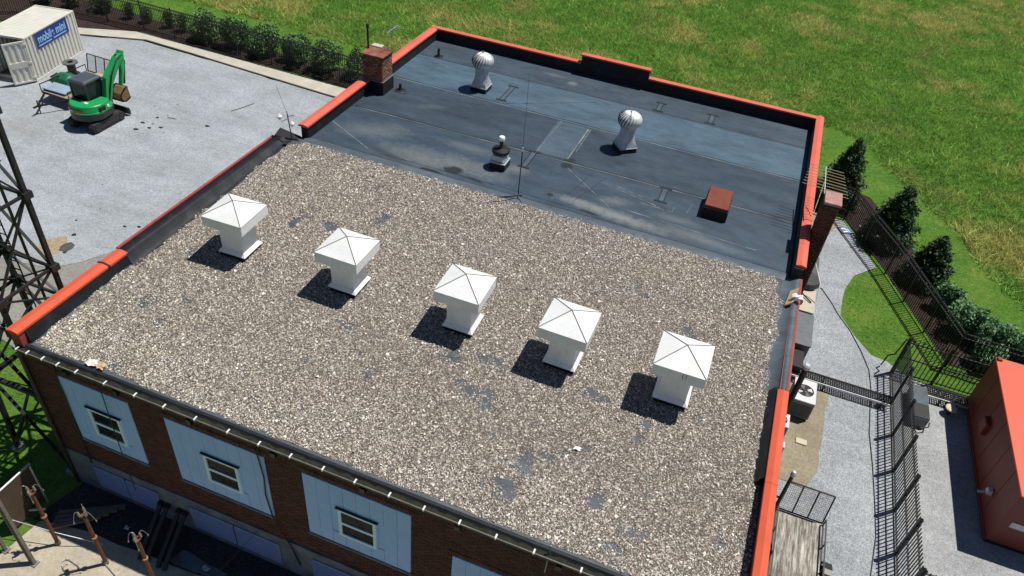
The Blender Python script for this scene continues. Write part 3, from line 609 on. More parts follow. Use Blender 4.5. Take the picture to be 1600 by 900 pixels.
# turbine vents
M['vane'] = plain('vane_metal', (.72,.74,.76), .4, .25, var=.2, scale=6)
def turbine():
    r = thing('turbine_vent', 'x', 'turbine vent')
    MB().hexa([(-.33,-.33,0),(.33,-.33,0),(.33,.33,0),(-.33,.33,0),(-.31,-.31,.22),(.31,-.31,.22),(.31,.31,.22),(-.31,.31,.22)]).build('curb', M['black_flash'], r, bevel=.01)
    MB().box(-.335,-.335,.2,.335,.335,.23).build('curb_flange', M['galv'], r)
    nk = MB(); n = 20; prof = [(.315,.23,1),(.3,.36,.85),(.27,.55,.4),(.265,.75,0),(.265,1.12,0)]; Vs = []; Fs = []
    for rr, z, sq in prof:
        for i_ in range(n):
            t_ = 2*math.pi*i_/n + math.pi/4; c_, s_ = math.cos(t_), math.sin(t_); k_ = 1/max(abs(c_), abs(s_)); q = 1+(k_-1)*sq
            Vs.append((rr*c_*q, rr*s_*q, z))
    for k in range(4):
        for i_ in range(n): j = (i_+1) % n; Fs.append((k*n+i_, k*n+j, (k+1)*n+j, (k+1)*n+i_))
    nk.add(Vs, Fs); autosmooth(nk.build('neck', M['galv'], r), 40)
    MB().lathe([(.29,1.06),(.3,1.08),(.3,1.14),(.28,1.16)], n=24).build('collar', M['galv'], r)
    head = MB().lathe([(.02,1.8),(.16,1.775),(.22,1.74),(.22,1.73),(.0,1.765)][:4], n=20).build('turbine_head', M['white_metal'], r)
    MB().lathe([(.22,1.14),(.32,1.28),(.34,1.46),(.28,1.62),(.14,1.73)], n=24).build('core', M['black'], head)
    prof = [(.28,1.13),(.36,1.22),(.41,1.34),(.415,1.47),(.375,1.6),(.28,1.7),(.16,1.76)]
    vm = MB(); Vs = []; w = .075
    for q, (rr, z) in enumerate(prof):
        t0 = .55*(q/6)**1.0; ww = w*(1-.5*q/6)/max(rr,.12)*.75
        Vs += [((rr-.018)*math.cos(t0-ww), (rr-.018)*math.sin(t0-ww), z), ((rr+.012)*math.cos(t0+ww), (rr+.012)*math.sin(t0+ww), z)]
    vm.add(Vs, [(2*q, 2*q+1, 2*q+3, 2*q+2) for q in range(6)]); vme = vm.mesh('vane', True)
    for q in range(22):
        o = link('vane', vme, M['vane'], head); o.rotation_euler.z = 2*math.pi*q/22
    MB().tube((0,0,1.76),(0,0,1.9),.02,n=8).build('spindle', M['steel'], r)
    for ang_ in (0, 2.1, 4.2):
        pts = [(.3*math.cos(ang_),.3*math.sin(ang_),1.1),(.47*math.cos(ang_),.47*math.sin(ang_),1.25),(.47*math.cos(ang_),.47*math.sin(ang_),1.5),(.3*math.cos(ang_),.3*math.sin(ang_),1.75),(0,0,1.86)]
        MB().path(pts, .009, 5).build('brace', M['steel'], r)
    return r
TV = turbine(); TV.location = (4.39, 20.75, 6.008); tag(TV, 'silver turbine vent nearer the left parapet on the membrane roof', 'turbine vent', 'spinning turbine vents on the membrane roof')
TV.scale = (1.16,1.16,.94); T2 = copy_tree(TV); T2.location = (11.63, 18.7, 6.004); T2.rotation_euler.z = R(40); tag(T2, 'silver turbine vent in the middle of the membrane roof', 'turbine vent', 'spinning turbine vents on the membrane roof')
# flue with wide storm collar
fv = thing('flue_vent', 'squat white flue with black storm collar and small capped pipe', 'flue vent', (7.62,14.86,6.0))
MB().box(-.31,-.31,0,.31,.31,.3).build('curb', M['black_flash'], fv, bevel=.01)
MB().box(-.32,-.32,.28,.32,.32,.32).build('curb_flange', M['galv'], fv)
MB().hexa([(-.3,-.3,.32),(.3,-.3,.32),(.3,.3,.32),(-.3,.3,.32),(-.24,-.24,.62),(.24,-.24,.62),(.24,.24,.62),(-.24,.24,.62)]).build('hood', M['galv'], fv, bevel=.07)
MB().lathe([(.33,.64),(.34,.66),(.34,.76),(.31,.79),(.1,.83)], n=24).build('storm_collar', M['black'], fv)
MB().tube((0,0,.8),(0,0,1.16),.07,n=12).build('pipe', M['black_plastic'], fv)
MB().lathe([(.09,1.13),(.12,1.15),(.125,1.24),(.1,1.3),(.03,1.32)], n=16).build('pipe_cap', M['white_metal'], fv)
# rust-red sheet-metal box
rb = thing('metal_hood_box', 'rust-red sheet metal box standing on a black curb', 'vent box', (15.87,15.95,6.0))
MB().box(-.46,-.7,0,.46,.62,.42).build('curb', M['black_flash'], rb)
MB().hexa([(-.44,-.66,.42),(.44,-.66,.42),(.44,.64,.42),(-.44,.64,.42),(-.42,-.66,.52),(.42,-.66,.52),(.42,.64,.6),(-.42,.64,.6)]).build('lid', plain('rust_red_lid', (.2,.058,.036), .75, spec=.2, var=.2, scale=3, dirt=(.16,.07,.05), dirt_amt=.5), rb, bevel=.01)
# small pipe stubs
for (x, y, h, lb) in ((1.25,22.95,.42,'thin black vent pipe stub near the back left corner'), (1.36,18.75,.3,'short black vent pipe stub beside the left chimney')):
    p = thing('vent_pipe', lb, 'vent pipe', (x,y,6.0), 0, 'small vent pipes on the membrane roof')
    MB().tube((0,0,0),(0,0,h),.06,n=12).build('pipe', M['black_plastic'], p); MB().lathe([(.26,0),(.24,.012),(.1,.03),(.08,.1)], n=16).build('boot', M['tar'], p)
# whip mast on the seam
ms = thing('antenna_mast', 'tall thin whip antenna on a tripod foot at the roof seam', 'antenna', (9.05,13.05,6.03))
MB().tube((0,0,0),(-.02,0,2.0),.02,n=8).build('lower_mast', M['black'], ms); MB().tube((-.02,0,2.0),(-.07,0,4.75),.008,.005,n=6).build('whip', M['black'], ms)
MB().tube((-.02,0,1.95),(-.02,0,2.1),.032,n=8).build('clamp', M['galv'], ms)
for p in ((-.62,-.22,.0),(.25,-.2,0),(.05,.3,0)): MB().bar((0,0,.12),p,.03,.03).build('leg', M['black'], ms)
# antenna at the left joint
al = thing('scanner_antenna', 'whip antenna with small arms at the left roof step', 'antenna', (-.12,12.62,6.1))
MB().tube((0,0,0),(-.1,0,1.05),.02,n=8).build('mast', M['black'], al); MB().tube((-.1,0,1.05),(-.5,.05,2.1),.006,n=5).build('whip', M['black'], al)
for p, q in (((-.08,0,.85),(-.33,-.1,.72)),((-.09,0,.95),(.12,.1,1.0)),((-.09,0,.9),(-.18,.1,1.1))): MB().tube(p, q, .012, n=5).build('arm', M['black'], al)
for p, lw in (((-.5,.05,.8),.1),((.16,-.12,.75),.09)): MB().lathe([(.02,-.12),(lw,-.02),(lw,.03),(.02,.12)], p, 10).build('reflector', M['white_metal'], al)
# television aerial on the left chimney
tv = thing('television_aerial', 'small pale rooftop aerial on the left chimney', 'antenna', (.97,18.72,7.68))
MB().tube((0,0,0),(.02,.02,1.0),.012,n=6).build('mast', M['steel'], tv); MB().bar((-.06,-.3,.92),(.12,.4,1.06),.02,.02).build('boom', M['galv'], tv)
for q in range(5): MB().tube((-.28+.03*q,-.24+.14*q,.94+.025*q),(.3+.02*q,-.2+.14*q,.94+.025*q),.007,n=5).build('element', M['galv'], tv)
# yagi on the right
yg = thing('yagi_antenna', 'yellowed yagi antenna with many rods beside the right chimney', 'antenna', (19.3,15.9,6.3))
M['yagi'] = plain('aged_aluminium', (.62,.56,.32), .45, .3); 
MB().tube((.0,.0,0),(-.05,.35,1.35),.018,n=6).build('mast', M['black'], yg)
MB().tube((-.12,.4,.45),(-.07,1.25,1.3),.016,n=6).build('strut', M['yagi'], yg)
MB().bar((-.05,.2,1.38),(-.12,2.05,1.5),.028,.028).build('boom', M['galv'], yg)
for q in range(9):
    y = .3+.21*q; w_ = .82-.028*q; MB().tube((-.06-w_*(1 if q > 0 else .2),y+.06,1.4+.008*q),(-.06+w_,y-.03,1.4+.008*q),.011,n=5).build('element', M['yagi'], yg)
# vertical flue pipes on the right wall
for (x, y, zt, r_, lb) in ((19.62,4.72,6.0,.05,'black flue pipe with a pale cap beside the side trailer'), (19.62,8.6,6.25,.085,'thick black flue pipe with grey top in front of the condenser')):
    p = thing('flue_pipe', lb, 'flue pipe', (x, y, 0), 0, 'flue pipes up the right wall')
    MB().tube((0,0,.2),(0,0,zt-.12),r_,n=12).build('pipe', M['black'], p); MB().lathe([(r_*1.1,zt-.14),(r_*1.35,zt-.1),(r_*1.35,zt-.02),(r_*.8,zt+.03)], n=14).build('pipe_cap', M['galv'], p)
    for z in (2.2, 4.9): MB().box(-.42,-.02,z,0,.02,z+.05).build('wall_bracket', M['black'], p)
# litter
wb = MB().hexa([(18.78,11.35,roofz(11.5)+.03),(19.0,11.35,6.2),(19.12,12.2,6.2),(18.9,12.2,roofz(12)+.03),(18.78,11.35,roofz(11.5)+.1),(19.0,11.35,6.28),(19.12,12.2,6.28),(18.9,12.2,roofz(12)+.1)]).build('timber_block', plain('tan_timber', (.55,.42,.25), .8, var=.15), bevel=.006); tag(wb, 'pale timber block lying on the right parapet flashing', 'timber')
def crumple(name, loc, s, mat, label, cat, seed):
    rr = random.Random(seed); n = 5; Vs = []
    for i_ in range(n):
        for j in range(n): Vs.append((s*(i_/(n-1)-.5)+rr.uniform(-.1,.1)*s, s*.7*(j/(n-1)-.5)+rr.uniform(-.1,.1)*s, rr.uniform(.0,.3)*s))
    mb = MB(); mb.add(Vs, [(i_*n+j, (i_+1)*n+j, (i_+1)*n+j+1, i_*n+j+1) for i_ in range(n-1) for j in range(n-1)])
    o = mb.build(name, mat, loc=loc); tag(o, label, cat); return o
crumple('paper_scrap', (1.55,.62,roofz(.6)+.04), .3, plain('paper', (.8,.78,.76), .8), 'crumpled white paper scrap near the eave at left', 'litter', 1)
crumple('wood_scrap', (1.82,.62,roofz(.6)+.04), .28, plain('orange_scrap', (.6,.42,.26), .8), 'tan scrap beside the white paper near the eave', 'litter', 2)
crumple('rag', (19.1,11.6,6.3), .3, plain('rag_white', (.82,.8,.78), .8), 'white rag on the right parapet beside the timber block', 'litter', 3)
crumple('plastic_scrap', (14.35,3.35,roofz(3.3)+.04), .18, M['bracket'], 'small white scrap lying on the gravel roof near the eave', 'litter', 4)
# service drop mast at the eave
sm_ = thing('service_mast', 'thin dark stand pipe leaning at the eave near the right', 'mast', (14.6,.32,5.4)); MB().tube((0,0,-.6),(.02,.05,.45),.018,n=6).build('pipe', M['steel'], sm_)

# ------------------------------------------------------------------ vegetation
def leafmesh(name, P, size, col, mat, parent, up=.35, asp=.55):
    n = len(P); d = rng.normal(0, 1, (n, 3)); d /= np.linalg.norm(d, axis=1)[:, None]; u = rng.normal(0, 1, (n, 3)); u[:, 2] = u[:, 2]*.5
    u -= (u*d).sum(1)[:, None]*d; u /= np.linalg.norm(u, axis=1)[:, None]; d[:, 2] += up; w = np.cross(d, u); w /= np.linalg.norm(w, axis=1)[:, None]
    s = size*rng.uniform(.6, 1.35, n)[:, None]
    V = np.stack([P-u*s*.5, P+w*s*asp*.5, P+u*s*.5, P-w*s*asp*.5], 1).reshape(-1, 3)
    return npmesh(name, V, np.arange(4*n).reshape(-1, 4), mat, parent, np.repeat(col, 4, 0))
def crownpts(n, rx, ry, h, z0, shape='round', lobes=9, seed=0):
    g = np.random.default_rng(seed)
    if shape == 'round':
        L = [(g.uniform(-.5,.5)*rx, g.uniform(-.5,.5)*ry, z0+h*g.uniform(.35,.72), g.uniform(.32,.58)) for _ in range(lobes)]
        P = []
        for k in range(n):
            l = L[g.integers(lobes)]; d = g.normal(0, 1, 3); d /= np.linalg.norm(d); q = g.uniform(.55, 1.08)**.6
            P.append((l[0]+d[0]*rx*l[3]*q, l[1]+d[1]*ry*l[3]*q, max(.08, l[2]+d[2]*h*.42*q)))
        return np.array(P)
    t = 1-np.sqrt(g.uniform(0, 1, n)); a = g.uniform(0, 6.283, n); prof = np.clip(1.25*(1-t)**.72, 0, 1.02)*np.minimum(1, .6+t*6)
    lob = 1+.16*np.sin(a*5+t*23)+.12*np.sin(a*3-t*41)+g.normal(0, .07, n)
    q = np.sqrt(g.uniform(.3, 1, n))*lob*(1+.13*np.sin(a*9+t*60))
    return np.stack([rx*prof*q*np.cos(a), ry*prof*q*np.sin(a), z0+.08+t*(h-.05)+g.normal(0, .05, n)], 1)
def shrub(name, label, cat, loc, rx, h, n, c0, c1, size, shape='round', group=None, seed=0):
    r = thing(name, label, cat, (loc[0], loc[1], float(gz(loc[0], loc[1]))), 0, group)
    P = crownpts(n, rx, rx*random.uniform(.85, 1.1), h, 0, shape, 10, seed)
    f = rng.uniform(0, 1, (len(P), 1)); col = np.array(c0)*(1-f)+np.array(c1)*f
    leafmesh('crown', P, size, col, M['leaf'], r)
    tk = MB()
    if shape == 'cone': tk.tube((0,0,0),(0,0,h*.9),.07,.015,7)
    else:
        for a in range(5): tk.tube((0,0,0),(.45*rx*math.cos(a*1.26),.45*rx*math.sin(a*1.26),h*.6),.03,.012,5)
    tk.build('trunk' if shape == 'cone' else 'stems', M['bark'], r); return r
g1 = 'shrubs planted along the back fence'
SHR = [(-24.9,30.0,.42,1.05,'first of two small round clipped shrubs, left one'),(-23.5,30.0,.45,1.1,'small round clipped shrub, right of the first pair'),(-21.75,30.1,.45,1.1,'small clipped shrub, third from the container'),(-20.6,30.1,.55,1.2,'small clipped shrub, fourth from the container')]
for k, (x, y, r_, h, lb) in enumerate(SHR): shrub('shrub', lb + ' behind the back fence', 'shrub', (x,y), r_, h, 1500, (.012,.03,.008), (.05,.1,.022), .1, group=g1, seed=k)
for k, (x, r_, h, lb) in enumerate(((-18.5,1.3,1.9,'broad leafy shrub behind the back fence, leftmost of the big ones'),(-16.3,1.25,1.85,'broad leafy shrub behind the back fence, second of the big ones'),(-14.0,1.2,1.75,'broad leafy shrub behind the back fence, third of the big ones'),(-11.8,1.15,1.75,'broad leafy shrub behind the back fence, fourth of the big ones'),(-9.6,1.25,1.75,'broad leafy shrub behind the back fence, nearest the dark conifer'))):
    shrub('leafy_shrub', lb, 'shrub', (x, 30.0), r_, h, 4200, (.025,.07,.018), (.15,.28,.08), .17, group=g1, seed=20+k)
shrub('dark_conifer', 'dark pointed conifer shrub beside the left chimney', 'shrub', (-7.4,29.9), .95, 2.1, 2600, (.008,.02,.008), (.025,.055,.02), .12, 'cone', seed=40)
for k, (x, y) in enumerate(((-33.3,29.4),(-31.2,29.2),(-29.2,29.4),(-27.2,29.9))): shrub('dark_shrub', ('dark shrub behind the fence above the container roof', 'dark shrub behind the fence, left of the container corner', 'dark shrub right behind the container corner', 'dark shrub between the container and the small clipped shrubs')[k], 'shrub', (x, y), .8, 1.5, 1900, (.01,.026,.008), (.04,.08,.02), .13, group=g1, seed=50+k)
for k, (x, y, r_, h, lb) in enumerate(((21.75,29.9,.98,4.0,'dark arborvitae tree behind the yagi antenna'),(24.35,27.2,1.05,3.4,'dark arborvitae tree in the middle of the fence run'),(26.0,24.5,.92,2.7,'dark arborvitae tree, smallest and nearest the hedge'))):
    shrub('arborvitae', lb, 'tree', (x, y), r_, h, 11000, (.012,.034,.011), (.055,.12,.03), .15, 'cone', 'arborvitae along the side fence', 60+k)
g2 = 'bright leafy hedge shrubs behind the side fence'
for k, (x, y, r_, h, lb) in enumerate(((26.75,22.7,.75,1.4,'bright leafy hedge shrub next to the smallest arborvitae'),(27.35,21.4,.95,1.6,'bright leafy hedge shrub, second after the arborvitae'),(28.5,20.7,.95,1.6,'bright leafy hedge shrub at the fence bend'),(29.8,20.4,1.0,1.6,'bright leafy hedge shrub above the red container'),(31.2,20.3,1.0,1.6,'bright leafy hedge shrub at the right edge'),(28.2,19.3,.7,1.2,'low hedge shrub in the fence corner behind the red container'))):
    shrub('hedge_shrub', lb, 'shrub', (x, y), r_, h, 3400, (.05,.13,.05), (.2,.38,.17), .15, group=g2, seed=80+k)
# meadow and mown grass
def inpoly(x, y, poly):
    c = np.zeros(len(x), bool); n = len(poly)
    for i_ in range(n):
        x0, y0 = poly[i_]; x1, y1 = poly[i_-1]; q = ((y0 > y) != (y1 > y)); 
        c ^= q & (x < (x1-x0)*(y-y0)/((y1-y0) if y1 != y0 else 1e-9)+x0)
    return c
def tufts(name, x, y, h, spread, wid, col, label, lean=(.0,-.2), nb=4):
    n = len(x); z0 = gz(x, y); V = np.zeros((n, nb, 3, 3))
    for b in range(nb):
        a = rng.uniform(0, 6.283, n); bx = x+rng.normal(0, spread, n); by = y+rng.normal(0, spread, n); hh = h*rng.uniform(.55, 1.2, n)
        lx = hh*(lean[0]+rng.normal(0, .8, n)); ly = hh*(lean[1]+rng.normal(0, .8, n)); w = wid*rng.uniform(.6, 1.4, n)
        V[:, b, 0] = np.stack([bx-w*np.cos(a), by-w*np.sin(a), z0], 1); V[:, b, 1] = np.stack([bx+w*np.cos(a), by+w*np.sin(a), z0], 1); V[:, b, 2] = np.stack([bx+lx, by+ly, z0+hh], 1)
    V = V.reshape(-1, 3); C = np.repeat(np.clip(col, 0, 1), nb*3, 0)*np.repeat(np.exp(rng.normal(0, .38, (n*nb, 1))), 3, 0)
    o = npmesh(name, V, np.arange(len(V)).reshape(-1, 3), M['blade'], None, C); return tag(o, label, 'grass', None, 'stuff')
MEADOW = [(-40,34.2),(-18,34.8),(-9.7,34.2),(-6,34.8),(0,38.5),(20,40),(22.8,38.6),(25,35.3),(27.1,31.6),(28.2,30),(29.2,27),(30.6,24.4),(34,21),(56,21),(56,96),(30,96),(-40,50)]
def meadow_pts(N):
    x = rng.uniform(-40, 56, N); y = rng.uniform(21, 96, N); k = inpoly(x + .5*(vnoise(x, y, 1., 2)-.5), y + .5*(vnoise(x, y, 1.2, 4)-.5), MEADOW) & (y < 58+.72*x) & (y > 30+.0*x) | (inpoly(x, y, MEADOW) & (x > 26) & (y < 34)); return x[k], y[k]
x, y = meadow_pts(440000)
a = fbm(x, y*1.2, 5, 51); b = fbm(x, y, 1.5, 52); c_ = fbm(x+y*.5, y-x*.3, 15, 53); yel = np.clip((a*.55+b*.45-.445)*5 + 2.2*(c_-.5), 0, 1)[:, None]
grn = np.array([.06,.13,.022])*(1-b[:, None])*1.6 + np.array([.13,.22,.045])*b[:, None]*1.6
br = np.clip((fbm(x, y, 3.4, 57)-.6)*6, 0, 1)[:, None]
far = np.clip((y-.6*x-32)/25, 0, 1)[:, None]*np.clip((x+5)/30, 0, 1)[:, None]
col = grn*(1-yel)+np.array([.34,.335,.115])*yel; col = col*np.array([1.18,1.2,1.12]); col = col*(1-br*.4)+np.array([.34,.3,.12])*br*.4
tufts('meadow_grass', x, y, .3*(.5+.9*b), .1, .021, col*np.exp(rng.normal(0, .22, (len(x), 1))), 'tall unmown meadow grass with straw-coloured patches')
x = rng.uniform(-40, 34, 150000); y = rng.uniform(-3, 42, 150000)
LAWN1 = [(-40,30.8),(-23,30.6),(-5,30.5),(-.5,31),(-.5,37),(-9.7,34),(-18.4,34.8),(-40,34.4)]
LAWN2 = [(23.5,32),(26.2,26.6),(27.5,23.6),(29,22),(33,21),(33,23),(30.6,24.6),(29.2,27.1),(28.1,30.2),(25,35.5),(22.8,39),(20,40),(20,33)]
ISL = [(23.9,24.65),(22.95,23.3),(22.6,22.1),(22.5,20.2),(23.2,18.95),(23.85,18.05),(24.5,17.9),(25.3,17.4),(29,17.4),(29,18.6),(26.7,18.8),(25.2,21.8),(24.2,24)]
NEAR = [(-9,3.2),(-7.4,3.7),(-.9,2.7),(-.9,.4),(-1.1,-1.3),(-2,-2.4),(-9,-3)]
k = inpoly(x, y, LAWN1) | inpoly(x, y, LAWN2); xl, yl = x[k], y[k]
xi = rng.uniform(22, 29.5, 4200); yi = rng.uniform(17, 25, 4200); k = inpoly(xi, yi, ISL); xi, yi = xi[k], yi[k]
xn = rng.uniform(-9, 0, 5000); yn = rng.uniform(-3, 4, 5000); k = inpoly(xn, yn, NEAR); xn, yn = xn[k], yn[k]
x = np.concatenate([xl, xi, xn]); y = np.concatenate([yl, yi, yn]); a = fbm(x, y, 1.6, 71)[:, None]; dry = np.clip((fbm(x, y, 2.6, 77)-.58)*5, 0, 1)[:, None]
dry = np.maximum(dry, np.exp(-(((x-24.6)/.5)**2+((y-19.0)/.7)**2))[:, None]*.8)
col = np.array([.12,.28,.033])*(1-a)+np.array([.2,.42,.055])*a; col = col*(1-dry*.7)+np.array([.3,.27,.09])*dry*.7
tufts('mown_grass', x, y, np.full(len(x), .06), .07, .014, col, 'short mown lawn grass beside the fences and the tower', nb=3)

# ------------------------------------------------------------------ fences
def fence(name, label, pts, h=1.95, sp=.118, post=2.4, group=None, z=0., rails=None, pw=.032):
    b = Vector(pts[0]); r = thing(name, label, 'fence', (b.x, b.y, z), 0, group)
    pk = MB().box(-.014,-.014,.06,.014,.014,h).mesh('picket'); ps = MB().box(-pw,-pw,0,pw,pw,h+.06).add([(-pw-.006,-pw-.006,h+.06),(pw+.006,-pw-.006,h+.06),(pw+.006,pw+.006,h+.06),(-pw-.006,pw+.006,h+.06),(0,0,h+.11)], [(3,2,1,0),(0,1,4),(1,2,4),(2,3,4),(3,0,4)]).mesh('post')
    for q, (p0, p1) in enumerate(zip(pts[:-1], pts[1:])):
        p0, p1 = Vector(p0)-b, Vector(p1)-b; L = (p1-p0).length; d = (p1-p0)/L; np_ = max(1, round(L/post)); ang = math.atan2(d.y, d.x)
        for i_ in range(np_+1):
            if i_ == np_ and q < len(pts)-2: continue
            o = link('post', ps, M['black'], r, (*(p0+d*L*i_/np_), 0)); o.rotation_euler.z = ang
        for i_ in range(np_):
            a_, b_ = p0+d*(L*i_/np_), p0+d*(L*(i_+1)/np_)
            for zz in (rails or (.17, h-.28, h-.07)): MB().bar((*a_, zz), (*b_, zz), .045, .045).build('rail', M['black'], r)
            n = round(L/np_/sp)
            for j in range(1, n): 
                o = link('picket', pk, M['black'], r, (*(a_+(b_-a_)*j/n), 0)); o.rotation_euler.z = ang
    return r
fence('iron_fence', 'long black iron picket fence behind the gravel yard', [(-34.2,24.6),(-28.4,28.6),(-22.8,28.95),(-5.5,28.7)], 1.98, .138)
fence('iron_fence', 'black iron picket fence in front of the arborvitae trees', [(19.3,28.9),(22.3,28.42),(24.35,24.4),(26.72,18.7),(31.5,18.45)], 1.92, .138)
fence('iron_fence', 'black iron picket fence standing along the side gravel by the trailer', [(24.5,17.2),(24.5,6.5)], 1.93, .146, 1.75, rails=(.14, .93, 1.68), pw=.05)
fence('iron_fence', 'short black iron fence joining the red container corner', [(24.55,17.25),(27.6,17.25),(30.5,17.25)], 1.95, .17, 1.5, rails=(.14, .93, 1.72), pw=.045)
fence('iron_fence', 'black iron fence end at the bottom edge right', [(24.55,6.45),(28.5,6.75)], 1.93, .15, 2.)
gl = thing('gate_stop', 'bent black pipe leg at the far end of the side fence', 'gate stop', (24.42,17.28,0)); MB().path([(0,0,1.85),(-.1,.05,.9),(-.28,.12,.7),(-.33,.14,.1)], .03, 8).build('pipe', M['black'], gl)
# placard by the fence
sg = thing('placard', 'small blue and white placard lying by the side fence', 'sign', (22.4,27.3,.06), R(28))
MB().box(-.32,-.26,0,.32,.26,.02).build('board', plain('placard_blue', (.1,.18,.42), .4), sg); MB().box(-.26,-.2,.021,.1,.2,.024).build('print', M['bracket'], sg); MB().box(.14,-.2,.021,.2,.16,.024).build('print', M['bracket'], sg)
MB().box(-.2,-.08,.0245,.02,.05,.027).build('print', plain('placard_ink', (.2,.28,.5), .5), sg)

# ------------------------------------------------------------------ left yard: container, excavator, trailer, spool
M['cont'] = plain('container_cream', (.68,.67,.6), .5, var=.08, scale=1.5, dirt=(.5,.46,.36), dirt_amt=.3)
M['cont_red_shaded'] = plain('container_red_shaded', (.2,.038,.026), .5, var=.1, scale=1.2, dirt=(.3,.06,.04), dirt_amt=.3)  # same paint as the red roof, with the side's shade darkened into the colour
def corrugated(L, H, pitch, d, z0):
    """panel in the plane x=0 running along y, ribs out to +x"""
    n = int(L/pitch); pr = []
    for q in range(n):
        y = q*L/n; w = L/n; pr += [(0,y),(0,y+w*.3),(d,y+w*.45),(d,y+w*.85)]
    pr.append((0, L)); V = []; F = []
    for (a, b) in pr: V += [(a, b, z0), (a, b, z0+H)]
    return V, [(2*i_, 2*i_+2, 2*i_+3, 2*i_+1) for i_ in range(len(pr)-1)]
ct = thing('shipping_container', 'cream corrugated storage container with blue sign and open doors', 'container', (-22.45,19.95,.03), R(11.8))
L, W_, H_ = 4.57, 2.4, 2.57
fr = MB()
for x in (-W_, 0):
    for y in (0, L): fr.box(x-.08 if x == 0 else x, y-(.1 if y else 0), 0, x if x == 0 else x+.08, y+(0 if y else .1), H_)
    fr.box((x-.06) if x == 0 else x, .1, 0, x if x == 0 else x+.06, L-.1, .14); fr.box((x-.06) if x == 0 else x, .1, H_-.09, x if x == 0 else x+.06, L-.1, H_)
fr.box(-W_+.08, 0, 0, -.08, .08, .14); fr.box(-W_+.08, 0, H_-.12, -.08, .08, H_); fr.box(-W_+.08, L-.08, 0, -.08, L, .14); fr.box(-W_+.08, L-.08, H_-.12, -.08, L, H_)
fr.build('frame', M['cont'], ct, bevel=.008)
V, F = corrugated(L-.2, H_-.23, .31, .07, .14); MB().add([(a-.075, b+.1, c_) for a, b, c_ in V], F).build('side_wall', M['cont'], ct)
MB().add([(-W_+.055-a, b+.1, c_) for a, b, c_ in V], F).build('side_wall', M['cont'], ct)
V, F = corrugated(W_-.16, H_-.23, .31, .045, .14); MB().add([(-.08-b, L-.04-a*.5, c_) for a, b, c_ in V], F).build('end_wall', M['cont'], ct)
MB().box(-W_+.06,.08,.1,-.06,L-.08,.16).build('floor', M['wood_old'], ct)
rv = MB(); n = 22
for q in range(n): y0 = .08+(L-.16)*q/n; rv.hexa([(-W_+.05,y0,H_-.06),(-.05,y0,H_-.06),(-.05,y0+.18,H_-.06),(-W_+.05,y0+.18,H_-.06),(-W_+.05,y0+.05,H_-.025),(-.05,y0+.05,H_-.025),(-.05,y0+.14,H_-.025),(-W_+.05,y0+.14,H_-.025)])
rv.box(-W_+.05,.07,H_-.075,-.05,L-.07,H_-.05); rv.build('roof', M['cont'], ct)
def door(ang, hx, flip):
    d = bpy.data.objects.new('door', None)
    fm = MB(); w = 1.12
    fm.box(0,-.03,.1,w,.03,.2); fm.box(0,-.03,H_-.22,w,.03,H_-.12); fm.box(0,-.03,.2,.09,.03,H_-.22); fm.box(w-.09,-.03,.2,w,.03,H_-.22); fm.box(.09,-.028,.98,w-.09,.028,1.32)
    o = fm.build('door', M['cont'], ct, bevel=.006)
    for (za, zb) in ((.2,.98),(1.32,H_-.22)):
        pn = MB(); V, F = corrugated(w-.18, zb-za, .31, .04, za); pn.add([(b+.09, -a*1.0+.02, c_) for a, b, c_ in V], F); pn.build('door_panel', M['cont'], o)
    for z in (.3, 1.15, 2.2): MB().box(-.06,-.05,z,.1,.05,z+.09).build('hinge', M['cont'], o)
    MB().box(.45,-.05,1.05,.7,-.03,1.1).build('handle', M['black'], o)
    o.location = (hx, -.03, 0); o.rotation_euler.z = R(ang); return o
door(-128, -.02, 0); d2 = door(-62, -W_+.02, 0)
MB().box(.2,.035,1.0,1.0,.045,1.5).build('door_sign', plain('door_sign_blue', (.02,.06,.25), .5), d2)
sgp = MB(); sgp.box(.004,.82,1.62,.016,3.72,2.5); sgo = sgp.build('sign', plain('sign_blue', (.012,.04,.23), .45, var=.05), ct)
def textmesh(txt, size, bold=0.0, ext=.004):
    cu = bpy.data.curves.new('lettering', 'FONT'); cu.body = txt; cu.size = size; cu.extrude = ext; cu.align_x = 'CENTER'; cu.align_y = 'CENTER'; cu.offset = bold
    o = bpy.data.objects.new('lettering', cu); COL.objects.link(o); dg = bpy.context.evaluated_depsgraph_get(); dg.update()
    me = bpy.data.meshes.new_from_object(o.evaluated_get(dg)); bpy.data.objects.remove(o); return me
me = textmesh('mobile mini', .6, .016); lt = link('lettering', me, plain('sign_letter', (.3,.55,.85), .5), sgo); xs_ = [v.co.x for v in me.vertices]
me.materials.clear(); me.materials.append(bpy.data.materials['sign_letter'])
lt.location = (.02, 2.27, 2.09); lt.rotation_euler = (R(90), 0, R(90)); lt.scale = (2.5/(max(xs_)-min(xs_)), 1.05, 1)
for (a, b) in ((.98,2.12),(2.3,3.5)): MB().box(.0165,a,1.72,.019,b,1.79).build('small_print', bpy.data.materials['sign_letter'], sgo)
